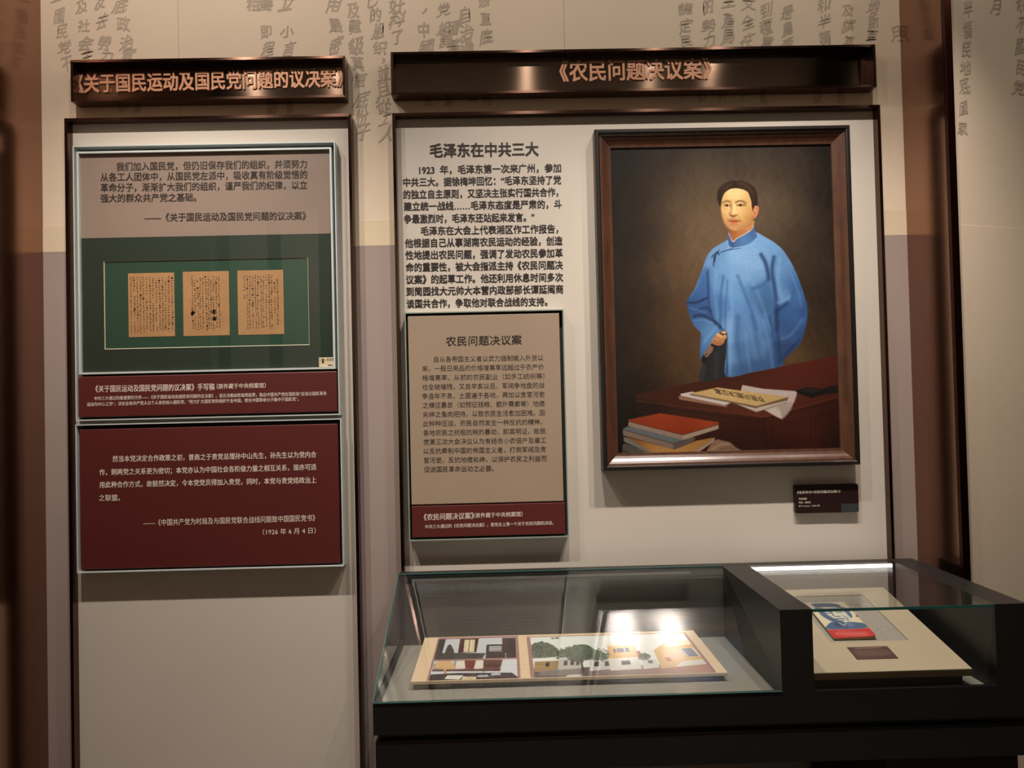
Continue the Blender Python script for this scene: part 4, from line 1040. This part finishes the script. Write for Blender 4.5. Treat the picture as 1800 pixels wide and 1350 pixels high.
a1 = photo('', [(152, 130), (558, 125), (562, 232), (135, 236)], (196, 198, 204))
a1.poly([(150, 128), (192, 128), (170, 210), (130, 238)], (38, 32, 30), 3, curve=False)
a1.poly([(195, 180), (215, 160), (235, 205), (210, 235), (180, 235)], (52, 42, 40), 4)
a1.poly([(268, 128), (365, 127), (352, 200), (255, 205)], (66, 32, 26), 3, curve=False)
a1.poly([(290, 135), (345, 134), (340, 198), (284, 200)], (222, 206, 172), 3, curve=False)
a1.stroke([(318, 135), (310, 200)], (96, 70, 54), 5, 3, .8); a1.stroke([(300, 135), (292, 198)], (178, 156, 126), 3, 3, .7); a1.stroke([(333, 135), (329, 198)], (178, 156, 126), 3, 3, .7)
a1.poly([(406, 160), (505, 158), (505, 232), (400, 232)], (52, 44, 42), 2, curve=False)
a1.poly([(420, 168), (485, 166), (485, 195), (418, 196)], (170, 168, 172), 3, curve=False)
a1.stroke([(418, 190), (487, 188)], (60, 44, 40), 5, 3, .9); a1.stroke([(425, 178), (480, 176)], (92, 66, 60), 4, 3, .8)
a1.poly([(488, 125), (515, 125), (512, 205), (492, 205)], (58, 34, 28), 2, curve=False)
a1.poly([(515, 125), (562, 124), (564, 234), (508, 234)], (40, 32, 30), 2, curve=False)
a1.poly([(130, 205), (400, 205), (380, 240), (125, 240)], (44, 40, 38), 4, curve=False)
a1.poly([(235, 210), (380, 207), (383, 236), (230, 238)], (56, 58, 52), 3, curve=False)
a1.build('photograph', M['printed'], pb, 0.0007, gain=0.72, label='photograph of a dim room with tall curtains')
a2 = photo('', [(128, 245), (565, 239), (570, 352), (102, 352)], (205, 208, 214))
a2.poly([(130, 240), (490, 240), (478, 300), (120, 300)], (150, 132, 126), 6, curve=False)
a2.poly([(120, 242), (240, 242), (236, 262), (120, 262)], (190, 192, 198), 6, curve=False)
a2.poly([(380, 242), (490, 240), (470, 298), (375, 298)], (84, 44, 38), 4, curve=False)
a2.poly([(290, 244), (350, 243), (345, 295), (285, 297)], (110, 48, 44), 3, curve=False)
a2.poly([(248, 246), (290, 245), (294, 286), (240, 288)], (222, 216, 202), 3, curve=False); a2.poly([(350, 244), (390, 243), (388, 285), (338, 288)], (222, 216, 202), 3, curve=False)
for x in (258, 270, 282, 352, 364, 376): a2.stroke([(x, 248), (x - 2, 286)], (176, 166, 150), 2, 2, .6)
a2.poly([(120, 292), (480, 290), (476, 300), (118, 302)], (96, 58, 52), 3, curve=False)
a2.poly([(155, 245), (215, 244), (248, 285), (210, 290), (122, 285)], (206, 168, 116), 3, curve=False)
a2.stroke([(185, 288), (190, 322)], (186, 150, 106), 16, 4); a2.poly([(160, 320), (215, 318), (215, 330), (158, 332)], (176, 140, 98), 3)
a2.poly([(110, 318), (250, 310), (540, 308), (575, 335), (570, 360), (100, 360)], (62, 42, 46), 3, curve=False)
a2.poly([(200, 322), (285, 322), (262, 345), (182, 342)], (214, 210, 200), 2, curve=False); a2.poly([(282, 328), (352, 330), (350, 347), (270, 347)], (216, 196, 156), 2, curve=False)
a2.stroke([(300, 330), (330, 340)], (60, 40, 36), 3, 2); a2.poly([(362, 322), (410, 320), (408, 330), (360, 331)], (170, 180, 196), 2); a2.poly([(435, 312), (475, 310), (478, 320), (432, 322)], (176, 186, 204), 2)
a2.stroke([(390, 300), (392, 325)], (50, 40, 40), 3, 2)
a2.build('photograph', M['printed'], pb, 0.0007, gain=0.72, label='photograph of a desk with a shaded lamp and papers')
a3 = photo('', [(640, 122), (1452, 100), (1590, 308), (655, 336)], (222, 224, 220))
a3.field([(640, 290), (1600, 255), (1620, 330), (640, 345)], [((700, 310), (84, 76, 74)), ((900, 310), (96, 80, 82)), ((1200, 300), (150, 124, 118)), ((1500, 290), (176, 128, 108)), ((1100, 310), (128, 108, 108))], 90, 5, False)
a3.poly([(660, 250), (790, 245), (780, 300), (655, 305)], (158, 128, 84), 4, curve=False)
a3.poly([(790, 235), (900, 232), (905, 290), (780, 300)], (176, 172, 166), 4, curve=False); a3.poly([(690, 300), (900, 285), (905, 320), (680, 325)], (120, 112, 108), 4, curve=False)
for (x, y) in ((720, 262), (815, 256), (850, 254), (880, 254)): a3.poly([(x, y - 10), (x + 18, y - 11), (x + 16, y + 14), (x - 3, y + 15)], (52, 44, 42), 2, curve=False)
a3.poly([(950, 240), (1060, 235), (1065, 290), (950, 300)], (190, 188, 184), 4, curve=False); a3.poly([(975, 250), (1000, 250), (998, 275), (972, 276)], (56, 50, 50), 2, curve=False); a3.poly([(1030, 248), (1055, 247), (1056, 272), (1030, 274)], (56, 50, 50), 2, curve=False)
a3.poly([(1045, 232), (1210, 228), (1225, 288), (1060, 298)], (206, 202, 196), 3, curve=False)
a3.poly([(1040, 162), (1185, 158), (1212, 226), (1050, 236)], (204, 160, 84), 3, curve=False); a3.poly([(1038, 156), (1100, 148), (1188, 156), (1188, 166), (1042, 168)], (220, 208, 176), 2, curve=False)
a3.poly([(1090, 180), (1155, 176), (1162, 198), (1095, 202)], (70, 62, 66), 2, curve=False); a3.stroke([(1130, 177), (1138, 200)], (214, 196, 160), 4, 2); a3.poly([(1072, 182), (1085, 181), (1092, 202), (1076, 204)], (100, 56, 40), 2, curve=False)
a3.poly([(1115, 246), (1160, 243), (1168, 264), (1120, 268)], (72, 70, 74), 2, curve=False); a3.stroke([(1055, 236), (1215, 226)], (232, 222, 200), 5, 2)
a3.poly([(1195, 195), (1215, 192), (1225, 232), (1208, 240)], (150, 90, 60), 3, curve=False)
a3.poly([(1222, 245), (1300, 238), (1320, 280), (1235, 290)], (206, 204, 200), 3, curve=False); a3.poly([(1255, 244), (1280, 242), (1285, 258), (1260, 260)], (110, 112, 116), 2, curve=False)
a3.poly([(1285, 190), (1345, 150), (1480, 138), (1505, 160), (1560, 262), (1330, 286)], (206, 168, 100), 3, curve=False); a3.poly([(1340, 160), (1400, 138), (1485, 140), (1490, 158), (1350, 172)], (232, 214, 168), 3, curve=False)
a3.poly([(1425, 182), (1492, 178), (1530, 220), (1465, 224)], (106, 112, 124), 2, curve=False); a3.stroke([(1430, 182), (1470, 222)], (232, 224, 206), 4, 2); a3.stroke([(1490, 178), (1530, 220)], (232, 226, 210), 7, 2)
a3.poly([(1440, 248), (1560, 236), (1572, 262), (1400, 278)], (214, 208, 196), 3, curve=False)
a3.poly([(1345, 230), (1370, 226), (1385, 245), (1360, 250)], (176, 110, 60), 3, curve=False)
rn = random.Random(5)
def tree(cx, cy, rx, ry, n):
    for k in range(n):
        a = rn.uniform(0, 6.28); r = math.sqrt(rn.random())
        x, y = cx + rx * r * math.cos(a), cy + ry * r * math.sin(a)
        g_ = rn.uniform(.45, 1.7)
        a3.poly([(x + rn.uniform(3, 7) * math.cos(t), y + rn.uniform(2, 5) * math.sin(t)) for t in np.linspace(0, 6.28, 7)[:-1]], np.array((56, 68, 50)) * g_, 3, .75)
for tp, tc in (([(640, 165), (690, 148), (745, 158), (775, 180), (790, 215), (740, 228), (660, 232), (642, 225)], (46, 58, 42)), ([(825, 205), (860, 168), (930, 160), (975, 185), (1010, 195), (1045, 215), (1040, 238), (960, 240), (860, 246), (830, 232)], (44, 56, 40)), ([(775, 195), (830, 185), (840, 222), (790, 228)], (54, 66, 48)), ([(1215, 215), (1245, 205), (1265, 225), (1255, 240), (1218, 240)], (58, 70, 50))):
    a3.poly(tp, tc, 6, .7)
tree(700, 185, 62, 42, 110); tree(770, 205, 50, 30, 60); tree(895, 205, 78, 46, 130); tree(1000, 215, 55, 34, 80); tree(1240, 222, 28, 18, 30); tree(830, 190, 30, 16, 24); tree(765, 126, 20, 4, 8)
a3.stroke([(905, 240), (915, 300)], (44, 38, 34), 9, 4); a3.stroke([(905, 250), (880, 225)], (44, 38, 34), 5, 3)
a3.poly([(835, 322), (895, 318), (905, 328), (830, 334)], (206, 200, 196), 3)
a3.stroke([(960, 320), (1050, 298)], (180, 172, 168), 4, 3, .7)
a3.build('photograph', M['printed'], pb, 0.0007, gain=0.72, label='wide photograph of trees and yellow houses')

# mount with booklet in the boxed half
mO = np.array((0.0, -0.583, 0.727)); mV = np.array((0.0, 0.478, 0.110)); mlen = np.linalg.norm(mV)
MPn = Plane(mO, (1, 0, 0), mV)
mn = MPn.N
mx0, mx1 = XI0 + 0.004, 1.352
mt = thing('mount_board', 'cream mount board with a grey felt window, tilted in the boxed half of the showcase', 'mount board', (1.11, -0.34, FLOOR))
ZT = (1400, 1030, 6.923)
def tpx(x, y): return MPn.uv(ZT[0] + x / ZT[2], ZT[1] + y / ZT[2])
w1 = tpx(825, 112); w2 = tpx(1352, 660); w3 = tpx(205, 690); w4 = MPn.uv(1393, 1047)
wx1 = (w1[0] + w2[0]) / 2; wx0 = w4[0]; wv1 = (w1[1] + w4[1]) / 2; wv0 = (w2[1] + w3[1]) / 2
wx0 = max(wx0, mx0 + 0.03)
th = 0.022
def slab(name, u0, u1, v0, v1, t0, t1, m, parent, label=None, bevel=0.0):
    V = []
    for t in (t0, t1):
        for (u, v) in ((u0, v0), (u1, v0), (u1, v1), (u0, v1)): V.append(MPn.pts((u, v), t)[0])
    o = mesh(name, V, BOXF, m, parent, bevel, label=label); fixn(o); return o
def slabs(name, lst, m, parent, label=None):
    V = []; Fc = []
    for (u0, u1, v0, v1, t0, t1) in lst:
        k = len(V)
        for t in (t0, t1):
            for (u, v) in ((u0, v0), (u1, v0), (u1, v1), (u0, v1)): V.append(MPn.pts((u, v), t)[0])
        Fc += [tuple(i + k for i in f) for f in BOXF]
    o = mesh(name, V, Fc, m, parent, label=label); fixn(o); return o
slabs('mount', [(mx0, wx0, 0, mlen, -0.006, 0), (wx1, mx1, 0, mlen, -0.006, 0), (wx0, wx1, 0, wv0, -0.006, 0), (wx0, wx1, wv1, mlen, -0.006, 0)], M['mount'], mt, label='cream mount')
slab('backing', mx0, mx1, 0, mlen, -th, -0.006, M['mount_edge'], mt, label='brown edge of the mount')
slab('felt_window', wx0, wx1, wv0, wv1, -0.006, -0.004, M['felt'], mt, label='grey felt in the window')
b0 = MPn.pts((0, 0.02), -th)[0]; b1_ = MPn.pts((0, mlen - 0.01), -th)[0]
prism('wedge', [(b0[1], FLOOR + 0.002), (b1_[1], FLOOR + 0.002), (b1_[1], b1_[2]), (b0[1], b0[2])], mx0 + 0.01, mx1 - 0.015, M['black_in'], mt, label='dark wedge under the mount')

# booklet
FP = Plane(MPn.pts((0, 0), 0.004)[0], (1, 0, 0), mV)
bk = thing('booklet', 'worn paper booklet with a blue portrait and red band lying on grey felt', 'booklet', tuple(MPn.pts(tpx(560, 430), -0.004)[0]))
B = [FP.uv(ZT[0] + x / ZT[2], ZT[1] + y / ZT[2]) for x, y in ((155, 205), (640, 200), (975, 628), (455, 640))]
# outline follows the cover edges; mild parallelogram, as the booklet lies a little turned
BO = B[3]; BU = (B[2] - B[3]); BVv = (B[0] - B[3])
u3 = BU[0] * FP.U + BU[1] * FP.V; v3 = BVv[0] * FP.U + BVv[1] * FP.V
v3 = v3 - u3 * (v3 @ u3) / (u3 @ u3)          # square corners
BkP = Plane(FP.pts(BO)[0], u3, v3)
bw, bh = np.linalg.norm(u3), np.linalg.norm(v3)
BkP2 = BkP
cov = Picture(BkP2, 0, bw, 0, bh, 0.0011, (216, 202, 172), ZT)
c_ = cov
BL = (74, 94, 128); BLD = (50, 68, 104)
# normalised painting helper on the cover: (0..1, 0..1)
class NP(Plane):
    pass
def nuv(x, y): return BkP2.O + 0 * BkP2.U
cov.P = lambda pts: np.array([(x * bw, y * bh) for x, y in pts])
cov.scale = lambda at: bw
cov.poly([(.16, .965), (.60, .965), (.78, .93), (.80, .83), (.62, .85), (.40, .86), (.20, .85), (.14, .90)], BLD, .012)      # cap
cov.poly([(.14, .84), (.45, .82), (.82, .84), (.84, .80), (.50, .785), (.16, .80)], (60, 78, 112), .012)
cov.poly([(.17, .80), (.82, .80), (.84, .60), (.74, .44), (.58, .36), (.40, .38), (.24, .48), (.15, .62)], (206, 200, 180), .02)
cov.poly([(.17, .80), (.30, .80), (.30, .66), (.40, .52), (.56, .42), (.60, .36), (.40, .38), (.24, .48), (.15, .62)], BL, .02)
cov.poly([(.78, .80), (.90, .82), (.90, .62), (.82, .52), (.80, .66)], BL, .02)
cov.stroke([(.24, .715), (.34, .735), (.44, .715)], BLD, .035, .02); cov.stroke([(.56, .735), (.66, .755), (.76, .735)], BLD, .035, .02)
cov.stroke([(.28, .675), (.42, .675)], BLD, .03, .02); cov.stroke([(.58, .69), (.72, .69)], BLD, .03, .02)
cov.stroke([(.46, .70), (.44, .60), (.50, .575), (.58, .58)], BL, .035, .02); cov.stroke([(.42, .505), (.52, .515), (.64, .505)], BLD, .035, .02); cov.stroke([(.46, .455), (.58, .46)], BL, .03, .02)
cov.stroke([(.66, .60), (.72, .52), (.68, .46)], BL, .03, .02, .8)
cov.poly([(.04, .30), (.20, .40), (.34, .43), (.42, .37), (.56, .36), (.66, .42), (.84, .40), (1.0, .34), (1.0, .235), (.02, .235)], BL, .02)
cov.poly([(.34, .42), (.44, .36), (.40, .28), (.28, .32)], BLD, .015); cov.poly([(.58, .36), (.70, .41), (.74, .33), (.60, .27)], (96, 116, 150), .015)
cov.stroke([(.50, .35), (.50, .24)], BLD, .02, .015); cov.stroke([(.42, .40), (.48, .33), (.56, .37)], (206, 200, 180), .025, .015)
cov.poly([(-.1, -.1), (1.1, -.1), (1.1, .225), (-.1, .225)], (196, 46, 46), .006, curve=False)
for (xa, xb, y, hh) in ((.20, .55, .185, .035), (.12, .86, .125, .055), (.12, .86, .085, .03), (.30, .78, .045, .02)):
    x = xa
    while x < xb:
        wv_ = hh * 1.0
        for kk in range(3):
            if rn.random() < .85: cov.stroke([(x + wv_ * .1, y + (kk - 1) * hh * .36), (x + wv_ * .9, y + (kk - 1) * hh * .36)], (228, 180, 166), hh * .10, hh * .08, .8, False)
        for kk in range(2):
            xs = x + wv_ * (.3 + .4 * kk)
            if rn.random() < .8: cov.stroke([(xs, y - hh * .45), (xs, y + hh * .45)], (228, 180, 166), hh * .10, hh * .08, .8, False)
        x += wv_ * 1.15
cov.stroke([(0, 0), (0, 1)], (150, 112, 76), .02, .02, .8, False); cov.stroke([(1, .2), (1, 1)], (176, 140, 100), .03, .03, .7, False); cov.stroke([(0, 1), (1, 1)], (176, 140, 104), .03, .03, .6, False)
cov.poly([(.94, .56), (1.02, .60), (1.02, .50)], (84, 60, 40), .01, curve=False)
cov.grain(.03)
xx = cov.U / bw; yy = cov.V / bh
lift = 0.004 * np.clip((xx - .75) / .25, 0, 1) ** 2 * np.clip(1.2 - yy, 0, 1) + 0.003 * np.clip((.15 - yy) / .15, 0, 1) ** 2 * xx
cov.build('cover', M['printed'], bk, 0.0012, gain=0.78, lift=lift, label='printed cover, portrait above a red band')
V = []
for t in (-0.0065, 0.0004):
    for (u, v) in ((0.003, 0.002), (bw - 0.002, 0.002), (bw - 0.002, bh - 0.002), (0.003, bh - 0.002)): V.append(BkP2.pts((u, v), t)[0])
o = mesh('pages', V, BOXF, M['pages'], bk); fixn(o)

# caption card on the mount
K = [MPn.uv(ZT[0] + x / ZT[2], ZT[1] + y / ZT[2]) for x, y in ((615, 750), (1105, 740), (1238, 882), (735, 900))]
ku0 = (K[0][0] + K[3][0]) / 2; ku1 = (K[1][0] + K[2][0]) / 2; kv1 = (K[0][1] + K[1][1]) / 2; kv0 = (K[2][1] + K[3][1]) / 2
kc = thing('caption_card', 'small dark maroon caption card with tiny lines of text on the cream mount', 'card', tuple(MPn.pts(((ku0 + ku1) / 2, (kv0 + kv1) / 2), 0)[0]))
slab('card', ku0, ku1, kv0, kv1, 0.0004, 0.0018, M['card_dark'], kc)
V = []; Fc = []
for i, (xa, xb, y, hh) in enumerate(((.17, .80, .88, .07), (.10, .90, .66, .035), (.10, .90, .52, .035), (.10, .93, .40, .035), (.10, .80, .27, .03))):
    x = xa
    while x < xb:
        wv_ = hh * .55; n0 = len(V)
        for (p_, q_) in ((0, -.5), (1, -.5), (1, .5), (0, .5)):
            V.append(MPn.pts((ku0 + (ku1 - ku0) * (x + p_ * wv_ * .7), kv0 + (kv1 - kv0) * (y + q_ * hh)), 0.0021)[0])
        Fc.append((n0, n0 + 1, n0 + 2, n0 + 3)); x += wv_
mesh('tiny_text', V, Fc, mat('faint_text', '#8d7468', .6), kc)

for o in bpy.data.objects:
    if '_loc' in o: del o['_loc']
